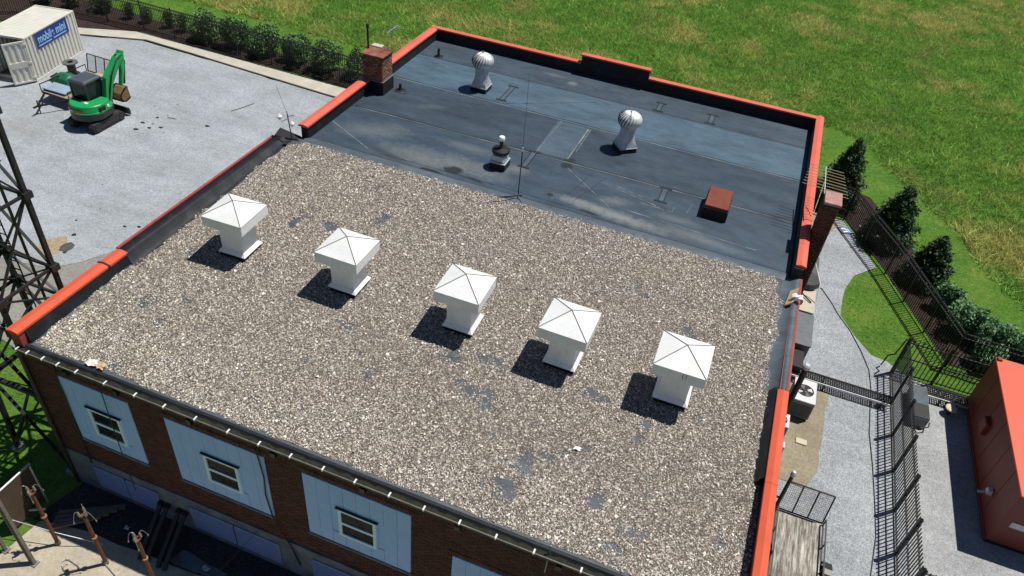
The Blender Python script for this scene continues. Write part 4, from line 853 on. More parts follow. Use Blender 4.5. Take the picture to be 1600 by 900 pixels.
# mini excavator (heading +y)
M['green'] = plain('digger_green', (.008,.34,.09), .4, var=.12, scale=2.5, dirt=(.06,.13,.05), dirt_amt=.4)
M['digger_dark'] = plain('digger_dark', (.02,.024,.024), .45, var=.2); M['track'] = plain('rubber_track', (.03,.03,.031), .8, var=.35, scale=8, dirt=(.12,.115,.1), dirt_amt=.5)
M['cab_roof'] = plain('cab_roof', (.065,.08,.1), .5, var=.15); M['bucket'] = plain('worn_bucket', (.2,.13,.06), .6, var=.4, scale=5, dirt=(.1,.06,.03), dirt_amt=.5)
M['cab_glass'] = NT('cab_glass').done((.01,.018,.02), .12, 0, .3)
ex = thing('mini_excavator', 'green tracked mini excavator with raised boom on the gravel', 'excavator', (-16.3,17.95,.03))
def trackshape(x0, x1):
    t_ = MB(); r_, l = .26, .82; pr = []
    for q in range(9): a = -math.pi/2+math.pi*q/8; pr.append((l+r_*math.cos(a), r_+r_*math.sin(a)))
    for q in range(9): a = math.pi/2+math.pi*q/8; pr.append((-l+r_*math.cos(a), r_+r_*math.sin(a)))
    t_.extr(pr, 0, x0, x1); return t_
for x0, x1 in ((-.86,-.52),(.52,.86)):
    tk = trackshape(x0, x1).build('track', M['track'], ex)
    n = 30; per = 2*1.64+2*math.pi*.26; lug = MB().box(x0-.005,-.03,-.012,x1+.005,.03,.02).mesh('lug')
    for q in range(n):
        s_ = per*q/n
        if s_ < 1.64: y, z, an = -.82+s_, .52, 0
        elif s_ < 1.64+.26*math.pi: t_ = (s_-1.64)/.26; y, z, an = .82+.26*math.sin(t_), .26+.26*math.cos(t_), -t_
        elif s_ < 3.28+.26*math.pi: y, z, an = .82-(s_-1.64-.26*math.pi), 0.0, math.pi
        else: t_ = (s_-3.28-.26*math.pi)/.26; y, z, an = -.82-.26*math.sin(t_), .26-.26*math.cos(t_), math.pi-t_
        o = link('lug', lug, M['track'], tk, (0,y,z)); o.rotation_euler.x = an
    side = MB(); xo = x1+.01 if x0 > 0 else x0-.01
    side.bar((xo,-.7,.26),(xo,.7,.26),.03,.2); side.build('track_frame', M['digger_dark'], tk)
    for q in (-.82, .82): MB().tube((xo-.03,q,.26),(xo+.03,q,.26),.17,n=14).build('sprocket', M['digger_dark'], tk)
MB().box(-.5,-.6,.22,.5,.6,.5).build('undercarriage', M['digger_dark'], ex, bevel=.03); MB().tube((0,-.15,.5),(0,-.15,.66),.42,n=20).build('slew_ring', M['digger_dark'], ex)
bl_ = MB(); bl_.extr([(1.42,.08),(1.5,.05),(1.52,.3),(1.46,.46),(1.38,.44),(1.4,.25)], 0, -.86, .86); bl_ = bl_.build('dozer_blade', M['digger_dark'], ex)
for x in (-.4,.4): MB().bar((x,.5,.36),(x,1.42,.25),.09,.12).build('blade_arm', M['digger_dark'], bl_)
def house(poly_r, z0, z1, name, mat, tpr=.0):
    n = len(poly_r); return MB().hexa if False else MB().add([(x,y,z0) for x,y in poly_r]+[(x*(1-tpr),y*(1-tpr),z1) for x,y in poly_r], [tuple(range(n))[::-1], tuple(range(n,2*n))]+[(i_,(i_+1)%n,n+(i_+1)%n,n+i_) for i_ in range(n)])
arc = [(.98*math.cos(a), -.2+.98*math.sin(a)) for a in [math.pi+.12+ (math.pi-.24)*q/14 for q in range(15)]]
poly = [(-.88,.75)]+arc+[(.88,.35),(.6,.75)]
house(poly, .64, .98, '', None).build('house_skirt', M['digger_dark'], ex, bevel=.02)
ctw = [(.97*math.cos(a), -.2+.97*math.sin(a)) for a in [math.pi+.08+(math.pi-.16)*q/14 for q in range(15)]]
pl2 = [(-.9,-.1)]+ctw+[(.9,.25),(.55,.55),(.1,.2),(.1,-.35),(-.4,-.55),(-.9,-.3)]
hs = house(poly, .98, 1.08, '', None).build('counterweight', M['green'], ex, bevel=.02)
bnd_ = [(.985*math.cos(a), -.2+.985*math.sin(a)) for a in [math.pi+.35+(math.pi-1.5)*q/10 for q in range(11)]]
st_ = MB(); st_.add([(x,y,1.09) for x,y in bnd_]+[(x,y,1.25) for x,y in bnd_], [(i_,i_+1,12+i_,11+i_) for i_ in range(10)]); st_.build('stripe', plain('orange_stripe', (.42,.07,.02), .5), hs)
hd_ = [(.96*math.cos(a), -.2+.96*math.sin(a)) for a in [math.pi+.2+(math.pi-.3)*q/14 for q in range(15)]]+[(.9,.2),(.72,.5),(.25,.45),(.18,-.25),(-.55,-.45),(-.9,-.3)]
hoodm = house(hd_, 1.08, 1.42, '', None, .06).build('engine_hood', M['green'], ex, bevel=.03)
MB().box(.7,-.48,1.08,.955,-.08,1.3).build('grille', M['black'], hoodm)
for q in range(5): MB().bar((.96,-.46,1.11+q*.04),(.96,-.1,1.11+q*.04),.012,.018).build('grille_bar', M['digger_dark'], hoodm)
MB().box(.1,-.62,1.425,.32,-.48,1.436).build('decal', M['bracket'], hoodm); MB().box(.9,.06,1.12,.935,.2,1.26).build('decal', M['bracket'], hoodm)
me = textmesh('Bobcat', .19, .004, .002)
for v in me.vertices:      # wrap the word round the counterweight
    a = 1.5*math.pi-.42 + v.co.x/.99; r_ = .992+v.co.z; v.co = (r_*math.cos(a), -.2+r_*math.sin(a), 1.165+v.co.y)
me.materials.clear(); link('lettering', me, M['bracket'], hs)
# cab on the left
cb_ = MB(); x0, x1, y0, y1 = -.86, .12, -.3, .78
for (x, y) in ((x0,y0),(x1,y0),(x0,y1),(x1,y1)): cb_.bar((x,y,.86),(x,y+(.0 if y > 0 else .04),2.3),.08,.08)
cb_.box(x0,y0,.86,x1,y0+.05,1.4); cb_.box(x0,y0,.86,x0+.04,y1,1.2); cb_.box(x1-.04,y0,.86,x1,y1,1.3)
cab = cb_.build('cab', M['digger_dark'], ex)
MB().hexa([(x0-.06,y0-.08,2.28),(x1+.06,y0-.08,2.28),(x1+.06,y1+.1,2.28),(x0-.06,y1+.1,2.28),(x0,y0,2.42),(x1,y0,2.42),(x1,y1,2.42),(x0,y1,2.42)]).build('cab_roof', M['cab_roof'], cab, bevel=.03)
for (a, b) in (((x0+.05,y0+.015,1.42),(x1-.05,y0+.03,2.27)),((x0+.05,y1-.03,1.0),(x1-.05,y1-.015,2.27)),((x0+.01,y0+.06,1.22),(x0+.025,y1-.05,2.27)),((x1-.025,y0+.06,1.32),(x1-.01,y1-.05,2.27))): MB().box(*a,*b).build('window', M['cab_glass'], cab)
MB().box(-.6,-.1,.9,-.15,.3,1.35).box(-.6,-.15,1.3,-.15,-.02,1.9).build('seat', M['black'], cab)
bx_ = .32
bo = MB(); bp = [(.5,1.0),(.86,.9),(1.4,1.85),(2.3,2.7),(2.68,2.88),(2.74,3.1),(2.5,3.22),(2.1,3.1),(.92,2.3),(.55,1.3)]
bo.extr([(.5+(a-.5)*.82, b) for a, b in bp], 0, bx_-.14, bx_+.14); boom = bo.build('boom', M['green'], ex, bevel=.012)
MB().box(bx_-.14,.5,.7,bx_+.14,.9,1.05).build('boom_swing', M['digger_dark'], ex); MB().tube((bx_,.95,1.0),(bx_,1.25,1.75),.055,n=8).tube((bx_,.85,.9),(bx_,1.2,1.5),.07,n=8).build('boom_cylinder', M['digger_dark'], boom)
MB().tube((bx_,1.16,2.45),(bx_,1.98,3.18),.055,n=8).build('arm_cylinder', M['digger_dark'], boom)
am = MB(); am.extr([(.5+(a-.5)*.82, b) for a, b in [(2.36,3.1),(2.56,3.34),(2.84,3.24),(2.66,2.4),(2.14,1.5),(2.0,1.5),(2.34,2.3)]], 0, bx_-.11, bx_+.11); arm = am.build('dipper_arm', M['green'], ex, bevel=.01)
MB().tube((bx_,2.42,2.7),(bx_,2.06,1.5),.05,n=8).build('bucket_cylinder', M['digger_dark'], arm)
bu = MB(); dy_ = -1.2; dz_ = .32; bpz = [(3.05,1.22),(2.82,1.2),(2.5,.95),(2.4,.72),(2.5,.5),(2.75,.42),(3.1,.5),(3.02,.58),(2.75,.5),(2.56,.56),(2.48,.74),(2.56,.9),(2.84,1.1)]
bu.extr([(a+dy_, b+dz_) for a, b in bpz], 0, bx_-.38, bx_+.38)
for x in (bx_-.38, bx_+.36): bu.extr([(a+dy_, b+dz_) for a, b in [(3.05,1.22),(2.82,1.2),(2.5,.95),(2.4,.72),(2.5,.5),(2.75,.42),(3.1,.5)]], 0, x, x+.02)
bk_ = bu.build('bucket', M['bucket'], ex)
for q in range(5): MB().bar((bx_-.32+.16*q,3.05+dy_,.52+dz_),(bx_-.32+.16*q,3.22+dy_,.54+dz_),.06,.035).build('tooth', M['steel'], bk_)
for q in range(3): MB().path([(bx_+.15+.02*q,.7,1.15),(bx_+.17,.85+.05*q,1.7),(bx_+.16,1.15+.05*q,2.3),(bx_+.15,1.75,2.95),(bx_+.14,2.2,3.1)], .016, 5).build('hydraulic_hose', M['black'], boom)
# utility trailer behind it
def utrailer(name, label, loc, rz, x0, x1, y0, y1, zd, boards, gate_h, rail_h, plank_mat, tongue=True, fend=True):
    r = thing(name, label, 'trailer', loc, rz, 'flat utility trailers')
    w = (x1-x0)/boards
    for q in range(boards): MB().box(x0+q*w+.004,y0,zd-.04,x0+(q+1)*w-.004,y1,zd+random.uniform(-.004,.004)).build('deck_board', plank_mat, r)
    f = MB(); 
    for x in (x0-.03, x1+.03): f.bar((x,y0,zd-.06),(x,y1,zd-.06),.06,.12)
    for y in (y0, y1): f.bar((x0,y,zd-.07),(x1,y,zd-.07),.06,.1)
    f.build('frame', M['black'], r)
    for x in (x0-.03, x1+.03):
        rl = MB(); rl.bar((x,y0,zd+rail_h),(x,y1,zd+rail_h),.04,.04)
        n = 5
        for q in range(n): yy = y0+(y1-y0)*q/(n-1); rl.bar((x,yy,zd),(x,yy,zd+rail_h),.035,.035)
        rl.build('side_rail', M['black'], r)
        if fend:
            ym = (y0+y1)/2 + .1; xo = x+(.16 if x > x0 else -.16); wh = MB().tube((xo-.09,ym,.33),(xo+.09,ym,.33),.33,n=20).build('wheel', M['track'], r)
            MB().tube((xo-.095,ym,.33),(xo+.095,ym,.33),.18,n=16).build('rim', M['steel'], wh)
            fd = MB(); pr = []
            for q in range(9): a = math.pi*q/8; pr.append((ym+.45*math.cos(a), .36+.42*math.sin(a)))
            for q in range(9): a = math.pi*(8-q)/8; pr.append((ym+.43*math.cos(a), .36+.4*math.sin(a)))
            fd.extr(pr, 0, xo-.14, xo+.14); fd.build('fender', M['digger_dark'], r)
    g = MB(); gy = y1+.06
    g.bar((x0,gy,zd),(x1,gy,zd),.04,.04); g.bar((x0,gy+.22,zd+gate_h),(x1,gy+.22,zd+gate_h),.04,.04)
    for q in range(4): xx = x0+(x1-x0)*q/3; g.bar((xx,gy,zd),(xx,gy+.22,zd+gate_h),.04,.04)
    gt_ = g.build('ramp_gate', M['black'], r)
    ms_ = MB(); nx_, nz_ = 26, 14
    for q in range(nx_+1): xx = x0+(x1-x0)*q/nx_; ms_.bar((xx,gy,zd),(xx,gy+.22,zd+gate_h),.006,.006)
    for q in range(1, nz_): t_ = q/nz_; ms_.bar((x0,gy+.22*t_,zd+gate_h*t_),(x1,gy+.22*t_,zd+gate_h*t_),.006,.006)
    ms_.build('mesh_infill', M['black'], gt_)
    if tongue:
        tg = MB(); xm = (x0+x1)/2; tg.bar((x0+.15,y0,zd-.1),(xm,y0-1.2,zd-.15),.07,.09); tg.bar((x1-.15,y0,zd-.1),(xm,y0-1.2,zd-.15),.07,.09); tg.bar((xm,y0-1.0,zd-.15),(xm,y0-1.45,zd-.15),.07,.08); tg.tube((xm,y0-1.15,0),(xm,y0-1.15,zd+.15),.03,n=8); tg.build('tongue', M['black'], r)
    return r
M['deck_new'] = plain('deck_board_tan', (.3,.25,.19), .85, var=.3, scale=5)
t = NT('grey_planks'); k1 = t.noise(2.2, 7, .75, (7., .7, 1)); k2 = t.noise(1.1, 5, .7)
cc = t.ramp(k1, [(.3, (.08,.07,.055)), (.46, (.22,.2,.17)), (.56, (.42,.4,.35)), (.7, (.62,.61,.56))]); cc = t.mix(1., cc, t.ramp(k2, [(.3,.55),(.65,1.15)]), 'MULTIPLY'); cc = t.mix(1., cc, t.ramp(t.objrand(), [(0,.75),(1,1.1)]), 'MULTIPLY')
M['grey_planks'] = t.done(cc, .9)
u1 = utrailer('utility_trailer', 'black utility trailer behind the excavator, loaded with panels and a tarp', (-19.4,18.4,.03), R(-2), -.95, .95, 0, 3.1, .62, 8, .95, .38, M['deck_new'])
tp = MB(); n = 9; Vs = []
for i_ in range(n):
    for j in range(n): u, w = i_/(n-1)-.5, j/(n-1)-.5; Vs.append((u*1.5, w*1.1, max(0, .62*(1-(2*u)**2)*(1-(2*w)**2))**.6*.55+random.uniform(0,.06)))
tp.add(Vs, [(i_*n+j, (i_+1)*n+j, (i_+1)*n+j+1, i_*n+j+1) for i_ in range(n-1) for j in range(n-1)])
tag(tp.build('green_tarp', plain('tarp_green', (.012,.12,.06), .5), loc=(-20.2,20.0,.66)), 'dark green tarp bundled on the trailer by the container', 'tarp')
tag(MB().box(-.8,-.42,0,.75,.42,.07).build('panel_sheet', plain('sheet_blue_grey', (.3,.38,.48), .5), loc=(-19.6,18.95,.72), bevel=.01), 'pale blue-grey sheet lying across the trailer front', 'sheet')
tag(MB().box(-.5,-.3,0,.5,.3,.3).build('lumber_pile', plain('lumber', (.45,.36,.25), .8, var=.3, scale=6), loc=(-18.6,20.9,.66), bevel=.02), 'tan lumber offcuts on the trailer near the ramp gate', 'lumber')
sp_ = thing('cable_spool', 'dark cable spool standing beside the cream container', 'spool', (-21.6,21.7,.03))
MB().lathe([(.12,0),(.4,0),(.4,.06),(.24,.065)], n=24).build('flange', M['black_plastic'], sp_); MB().lathe([(.24,.06),(.23,.4),(.25,.72)], n=20).build('cable_winding', M['black'], sp_); MB().lathe([(.24,.72),(.42,.72),(.42,.78),(.17,.79),(.16,.68)], n=24).build('flange', plain('spool_grey', (.12,.12,.115), .7, var=.4, scale=6), sp_)
crumple('black_bag', (-21.9,20.9,.1), .7, M['black_plastic'], 'black plastic scrap pile between spool and container', 'bag', 9)
# sticks and dirt on the yard
for k, (x, y, l, a, lb) in enumerate(((-11.0,23.2,1.5,70,'long dark stick lying on the gravel yard'),(-13.4,20.2,.5,10,'short dark stick on the gravel near the excavator track'),(-4.2,16.6,.55,-20,'dark bent twig on the gravel by the left wall'))):
    s_ = MB(); p0 = Vector((0,0,.02)); d = Vector((math.cos(R(a)), math.sin(R(a)), 0)); s_.path([p0-d*l/2, p0+Vector((.05,.04,0)), p0+d*l/2], .018, 5); tag(s_.build('stick', M['bark'], loc=(x,y,.03)), lb, 'stick')
for k, (x, y, r_) in enumerate(((-10.1,8.8,.55),(-9.5,9.0,.3))):
    pts = [(x+r_*random.uniform(.7,1.2)*math.cos(q*.5236), y+r_*1.2*random.uniform(.7,1.2)*math.sin(q*.5236)) for q in range(12)]
    sheet('dirt_patch', pts, .036+.004*k, plain('tan_dirt' if k == 0 else 'dark_dirt', (.36,.29,.19) if k == 0 else (.09,.085,.08), .95, var=.4, scale=5))
for k in range(34):
    cx_, cy_ = random.choice([(-14.2,18.9),(-9.4,8.7),(-5.5,14.5),(-4.4,16.2),(-11,12),(-13,21),(-7.3,11.5),(-17,13)]); x, y = cx_+random.gauss(0,.8), cy_+random.gauss(0,.7); r_ = random.uniform(.04,.16)
    pts = [(x+r_*random.uniform(.5,1.3)*math.cos(q*.785), y+r_*random.uniform(.4,1.)*math.sin(q*.785)) for q in range(8)]
    if inpoly(np.array([x]), np.array([y]), [(-30,14),(-9.5,8.2),(-4,13),(-1,15),(-1,26),(-20,27)])[0]: sheet('dirt_spot', pts, .0365, M['tar'])

# ------------------------------------------------------------------ lattice tower at the left
tw = thing('lattice_tower', 'black steel lattice tower rising beside the near left corner', 'tower', (-2.2,1.6,-.45))
def tcorner(sx_, sy_, z):
    h = .9+(.25*max(0, (5.7-z)/6.2)); return Vector((sx_*h, sy_*h*.98, z))
TOP = 27.
LV = [.3, 3.4, 5.9, 7.0, 9.45] + [9.45+2.45*q for q in range(1, 8)]
for sx_, sy_ in ((-1,-1),(1,-1),(1,1),(-1,1)):
    lg = MB(); a_, b_, c_ = tcorner(sx_,sy_,.12), tcorner(sx_,sy_,6.15), tcorner(sx_,sy_,TOP)
    lg.bar(a_, b_, .13, .13, (1,0,0)); lg.bar(b_, c_, .12, .12, (1,0,0)); lg = lg.build('leg', M['tower'], tw)
    MB().box(a_.x-.15,a_.y-.15,-.1,a_.x+.15,a_.y+.15,.12).build('footing', M['steel'], lg)
cn = [(-1,-1),(1,-1),(1,1),(-1,1)]
for k, z in enumerate(LV):
    for q in range(4):
        a_, b_ = tcorner(*cn[q], z), tcorner(*cn[(q+1) % 4], z)
        if k: MB().bar(a_, b_, .13 if k == 1 else .075, .13 if k == 1 else .075).build('horizontal', M['tower'], tw)
        if k+1 < len(LV):
            a2, b2 = tcorner(*cn[q], LV[k+1]), tcorner(*cn[(q+1) % 4], LV[k+1])
            MB().bar(a_, b2, .1 if k < 2 else .075, .04).build('brace', M['tower'], tw); MB().bar(b_, a2, .1 if k < 2 else .075, .04).build('brace', M['tower'], tw)
    if k:
        for sx_, sy_ in cn: MB().box(*(tcorner(sx_,sy_,z)-Vector((.13,.13,.1))), *(tcorner(sx_,sy_,z)+Vector((.13,.13,.1)))).build('gusset', M['tower'], tw)
for q in range(7): MB().tube((.25+.07*q,.72-.035*q,.4),(.25+.07*q,.72-.035*q,TOP),.014,n=6).build('feed_cable', M['black'], tw)
for q in range(2): MB().bar((-.75+.35*q,.8,.4),(-.75+.35*q,.8,TOP),.03,.03).build('ladder_rail', M['tower'], tw)
rg = MB().bar((-.75,.8,0),(-.4,.8,0),.025,.025).mesh('ladder_rung')
for q in range(80): link('ladder_rung', rg, M['tower'], tw, (0,0,.7+.32*q))

# ------------------------------------------------------------------ transformer yard
def ipole(x, y, h, lb, seed):
    rr = random.Random(seed); r = thing('cable_pole', lb, 'pole', (x,y,-.47), 0, 'rusty cable poles on the yard slab')
    MB().tube((0,0,0),(0,0,h),.058,.048,n=12).build('pole', M['rust'], r); MB().lathe([(.075,.55*h),(.085,.55*h+.02),(.085,.55*h+.06),(.075,.55*h+.08)], n=12).build('band', plain('rust_band', (.32,.18,.07), .7), r)
    MB().tube((0,0,0),(0,0,.14),.075,n=12).build('collar', M['wood_old'], r)
    MB().box(-.08,-.08,h,.08,.08,h+.04).build('top_plate', M['rust'], r)
    for q in range(3):
        a = q*2.1+seed; c_ = (.1*math.cos(a), .1*math.sin(a), h+.05)
        MB().lathe([(.025,0),(.04,.03),(.025,.06),(.04,.09),(.025,.12),(.035,.15),(.018,.2)], c_, 10).build('insulator', M['porcelain'], r)
        pts = [Vector(c_)+Vector((0,0,.2))]; e = Vector((.2*math.cos(a+.6), .2*math.sin(a+.6), -.12+rr.uniform(-.12,.1)))
        for s_ in range(1, 7): t_ = s_/6; pts.append(pts[0]*(1-t_)+(Vector(c_)+e)*t_+Vector((0,0,.16*math.sin(math.pi*t_))))
        MB().path(pts, .008, 5).build('jumper_wire', M['steel'], r); MB().lathe([(.01,-.07),(.02,-.04),(.02,0),(.01,.02)], pts[-1], 8).build('connector', M['porcelain'], r)
    return r
ipole(.46,-1.66,2.55,'rusty cable pole with wire loops nearest the tower',1); ipole(2.17,-1.6,2.45,'rusty cable pole in the middle of the yard slab',2); ipole(3.8,-1.5,2.2,'rusty cable pole nearest the black ducts',3)
lp = thing('steel_post', 'grey double-channel post leaning at the bottom left corner', 'post', (.3,-2.42,-.47))
MB().bar((-.06,0,0),(-.32,.12,2.9),.07,.09).bar((.06,0,0),(-.2,.12,2.9),.07,.09).build('channel', M['wood_old'], lp); MB().box(-.15,-.1,0,.15,.1,.04).build('base_plate', M['steel'], lp)
lp = thing('steel_post', 'short grey post at the very left edge of the slab', 'post', (-.72,-2.42,-.47)); MB().bar((0,0,0),(-.1,.05,1.6),.08,.08).build('channel', M['wood_old'], lp); MB().box(-.1,-.1,0,.1,.1,.04).build('base_plate', M['steel'], lp)
wp_ = MB().path([(-.85,-1.92,.4),(.6,-1.6,.1),(1.7,-1.2,-.35)], .013, 6).build('white_conduit', M['galv']); tag(wp_, 'thin white pipe slanting over the slab between the cable poles', 'pipe')
wp_ = MB().path([(2.0,-1.58,-.42),(3.3,-2.0,-.42)], .02, 8).build('slab_pipe', M['galv']); tag(wp_, 'white pipe lying on the slab by the middle cable pole', 'pipe')
sf = thing('slatted_fence_panel', 'low brown slatted fence panel with a pale top rail', 'fence', (-.98,-1.9,-.5))
for q in range(14): MB().box(-.03,0,.12+q*.125,.0,1.25,.12+q*.125+.105).build('slat', plain('brown_slat', (.09,.06,.035), .85) if q == 0 else bpy.data.materials['brown_slat'], sf)
MB().tube((-.015,-.35,1.85),(-.015,1.28,1.85),.035,n=8).build('top_rail', M['galv'], sf)
for y in (.0, 1.22): MB().tube((.04,y,0),(.04,y,1.83),.03,n=8).build('post', M['galv'], sf)
wp_ = MB().path([(-2.2,-1.9,-.2),(-1.2,-1.35,-.2),(-.6,-1.0,-.2)], .04, 8).build('ground_rail', M['galv']); tag(wp_, 'pale rail lying at the foot of the slatted fence', 'rail')
for k, (x, lb) in enumerate(((2.75,'black duct from the wall to the slab, first from the left'),(2.98,'black duct from the wall to the slab, second'),(3.4,'black duct from the wall to the slab, third'),(3.62,'black duct from the wall to the slab, fourth'))):
    d = thing('cable_duct', lb, 'duct', (x,.32,.4), 0, 'black cable ducts out of the wall')
    MB().path([(0,.05,0),(0,-.1,.02),(.03,-.18,-.06),(.16,-1.25,-.72),(.2,-1.45,-.85)], .075, 10).build('pipe', M['black_plastic'], d); MB().lathe([(.1,-.04),(.1,.04)], (0,-.05,.0), 12).build('collar', M['black'], d)
br_ = thing('timber_beams', 'grey timbers stacked in the shade below the first boarded window', 'timber', (.6,-.35,-.45))
for q in range(4): MB().bar((-.9+.1*q,-.55-.16*q,.06+.03*q),(.75-.12*q,.45-.2*q,.06+.03*q),.12,.1).build('beam', M['wood_old'], br_)
gy_ = MB().path([(-.25,.3,2.2),(-1.0,-.7,-.1),(-1.35,-1.2,-.3)], .008, 5).build('guy_wire', M['tower']); tag(gy_, 'thin guy wire beside the near left wall corner', 'wire')
gy_ = MB().path([(6.3,.3,1.2),(5.2,-1.1,-.47)], .008, 5).build('guy_wire', M['tower']); tag(gy_, 'thin wire running from the wall down below the second boarded window', 'wire')

for k, (x, y, lb) in enumerate(((1.3,-2.1,'loose wire loop lying on the slab between two cable poles'),(5.2,-.9,'loose wire loop lying in the shade by the ducts'))):
    pts = [(x+(.28+.05*math.sin(q*1.3))*math.cos(q*.42), y+(.16+.04*math.cos(q))*math.sin(q*.42), -.44+.01*q%.03) for q in range(18)]
    tag(MB().path(pts, .012, 5).build('wire_loop', M['steel']), lb, 'wire')
for k, (x, y, s_, lb) in enumerate(((4.9,-.6,.22,'pale scrap in the shade right of the ducts'),(6.9,-.45,.3,'bluish scrap on the dark ground under the second boarded window'),(1.9,-.45,.16,'small grey scrap on the dark ground near the timbers'))):
    crumple('yard_scrap', (x, y, -.45), s_, M['galv'], lb, 'litter', 40+k)

# ------------------------------------------------------------------ right side
M['ac'] = plain('condenser_paint', (.62,.63,.65), .45, var=.06); M['ac_dark'] = plain('condenser_side', (.16,.17,.18), .5, var=.15)
def condenser(loc, sx_, sy_, h, lb, rz=0):
    r = thing('air_conditioner', lb, 'air conditioner', loc, rz, 'condenser units by the right wall')
    MB().box(-sx_/2,-sy_/2,.08,sx_/2,sy_/2,h-.03).build('body', M['ac_dark'], r, bevel=.01)
    for (x, y) in ((-1,-1),(1,-1),(1,1),(-1,1)): MB().box(x*(sx_/2-.08)-.04,y*(sy_/2-.08)-.04,0,x*(sx_/2-.08)+.04,y*(sy_/2-.08)+.04,.08).build('foot', M['black'], r)
    n = int((h-.3)/.06)
    for q in range(n):
        z = .18+q*.06; MB().box(-sx_/2+.05,-sy_/2-.008,z,sx_/2-.05,-sy_/2+.002,z+.022).build('louver', M['black'], r); 
    rad_ = min(sx_,sy_)*.4; tpm = MB(); ring = [(rad_*math.cos(q*math.pi/16), rad_*math.sin(q*math.pi/16)) for q in range(32)]
    def sqp(a): c_, s_ = math.cos(a), math.sin(a); k_ = min(sx_/2/max(abs(c_),1e-6), sy_/2/max(abs(s_),1e-6)); return (c_*k_*1.01, s_*k_*1.01)
    outer = [sqp(q*math.pi/16) for q in range(32)]
    tpm.add([(x,y,h) for x,y in ring]+[(x,y,h) for x,y in outer]+[(x,y,h-.05) for x,y in outer]+[(x,y,h-.05) for x,y in ring], [(q,(q+1)%32,32+(q+1)%32,32+q) for q in range(32)]+[(32+q,32+(q+1)%32,64+(q+1)%32,64+q) for q in range(32)]+[(q,(q+1)%32,96+(q+1)%32,96+q) for q in range(32)])
    tpo = tpm.build('top_panel', M['ac'], r)
    MB().lathe([(rad_*.98,h-.028),(rad_*.98,h-.026)], n=28).build('fan_well', M['black'], r)
    fan = MB().lathe([(.1,h-.025),(.1,h+.0),(.06,h+.015)], n=14).build('fan_hub', M['black_plastic'], r)
    for q in range(4):
        a = q*math.pi/2+.4; MB().add([(.08*math.cos(a),.08*math.sin(a),h-.02),(rad_*.9*math.cos(a-.3),rad_*.9*math.sin(a-.3),h-.022),(rad_*.9*math.cos(a+.35),rad_*.9*math.sin(a+.35),h-.005),(.08*math.cos(a+.6),.08*math.sin(a+.6),h-.01)], [(0,1,2,3)]).build('fan_blade', M['ac'] if q % 2 == 0 else M['ac_dark'], fan)
    gd = MB()
    for q in range(1, 5): rr_ = rad_*q/4.6; gd.path([(rr_*math.cos(s_*math.pi/10), rr_*math.sin(s_*math.pi/10), h+.012) for s_ in range(21)], .003, 4)
    gd.build('fan_guard', M['black'], r); return r
condenser((20.98,13.45,.06), .8, 1.2, .95, 'large white-topped condenser unit on the side pad')
condenser((20.0,14.25,.06), .8, .8, .95, 'condenser unit half hidden behind the thick flue pipe')
condenser((20.25,11.75,.06), .65, .65, .8, 'smaller condenser unit tucked under the right parapet')
tag(MB().box(-.18,-.14,0,.18,.14,.35).build('disconnect_box', plain('pale_box', (.55,.6,.57), .5), loc=(20.45,11.0,.06), bevel=.01), 'small pale electrical box below the smaller condenser', 'box')
tag(MB().box(-.2,-.13,0,.2,.13,.05).build('paver', plain('paver_tan', (.55,.5,.36), .85), loc=(21.25,11.75,.05), bevel=.008, parent=None), 'square tan paver lying on the side pad', 'paver')
bx = thing('equipment_cabinet', 'long grey flat-topped cabinet standing along the right wall', 'cabinet', (20.4,17.2,.03))
MB().box(-.62,-1.05,0,.62,1.0,.86).build('body', M['ac_dark'], bx, bevel=.012); MB().box(-.66,-1.09,.86,.66,1.04,.92).build('lid', plain('slate_lid', (.13,.145,.16), .55, var=.2), bx, bevel=.01)
bx = thing('equipment_cabinet', 'beige-topped cabinet with a round black cover by the right wall', 'cabinet', (20.45,19.35,.03))
MB().box(-.6,-.85,0,.58,.75,.78).build('body', M['ac_dark'], bx, bevel=.01); MB().box(-.63,-.88,.78,.61,.78,.84).build('lid', plain('beige_lid', (.5,.46,.36), .7, var=.15), bx, bevel=.01)
MB().lathe([(.3,.84),(.3,.9),(.25,.93)], (-.2,-.35,0), 20).build('cover', M['black_plastic'], bx); MB().path([(-.1,.5,.9),(.1,.1,.92),(.4,-.2,.9),(.55,-.2,.6)], .03, 6).build('hose', M['black'], bx)
bx = thing('equipment_cabinet', 'narrow dark cabinet nearest the right chimney', 'cabinet', (20.5,21.7,.03)); MB().box(-.55,-1.15,0,.55,1.15,.75).build('body', M['ac_dark'], bx, bevel=.01); MB().box(-.58,-1.18,.75,.58,1.18,.8).build('lid', plain('slate_lid2', (.09,.1,.11), .55), bx)
tag(MB().lathe([(.5,0),(.62,.1),(.55,.3),(.3,.36)], n=20).build('tarp_roll', plain('charcoal_cloth', (.06,.065,.07), .8, var=.5, scale=7), loc=(20.55,20.55,.86)), 'charcoal rolled cover lying on the cabinets by the right wall', 'cover')
hs_ = MB().path([(19.9,19.9,2.4),(20.5,20.3,2.3),(21.0,19.7,1.6),(21.1,19.2,.9)], .025, 8).build('white_hose', M['white_metal']); tag(hs_, 'white hose arching out from the right wall', 'hose')
crumple('white_scrap', (21.15,22.3,.1), .35, M['bracket'], 'crumpled white scrap on the side gravel', 'litter', 12)
bin_ = thing('mesh_bench_box', 'dark crate standing below the grey cabinet at the right wall', 'crate', (20.35,15.55,.03)); MB().box(-.5,-.5,0,.5,.5,.6).build('body', M['black_plastic'], bin_, bevel=.012); MB().box(-.53,-.53,.6,.53,.53,.66).build('lid', M['black'], bin_)
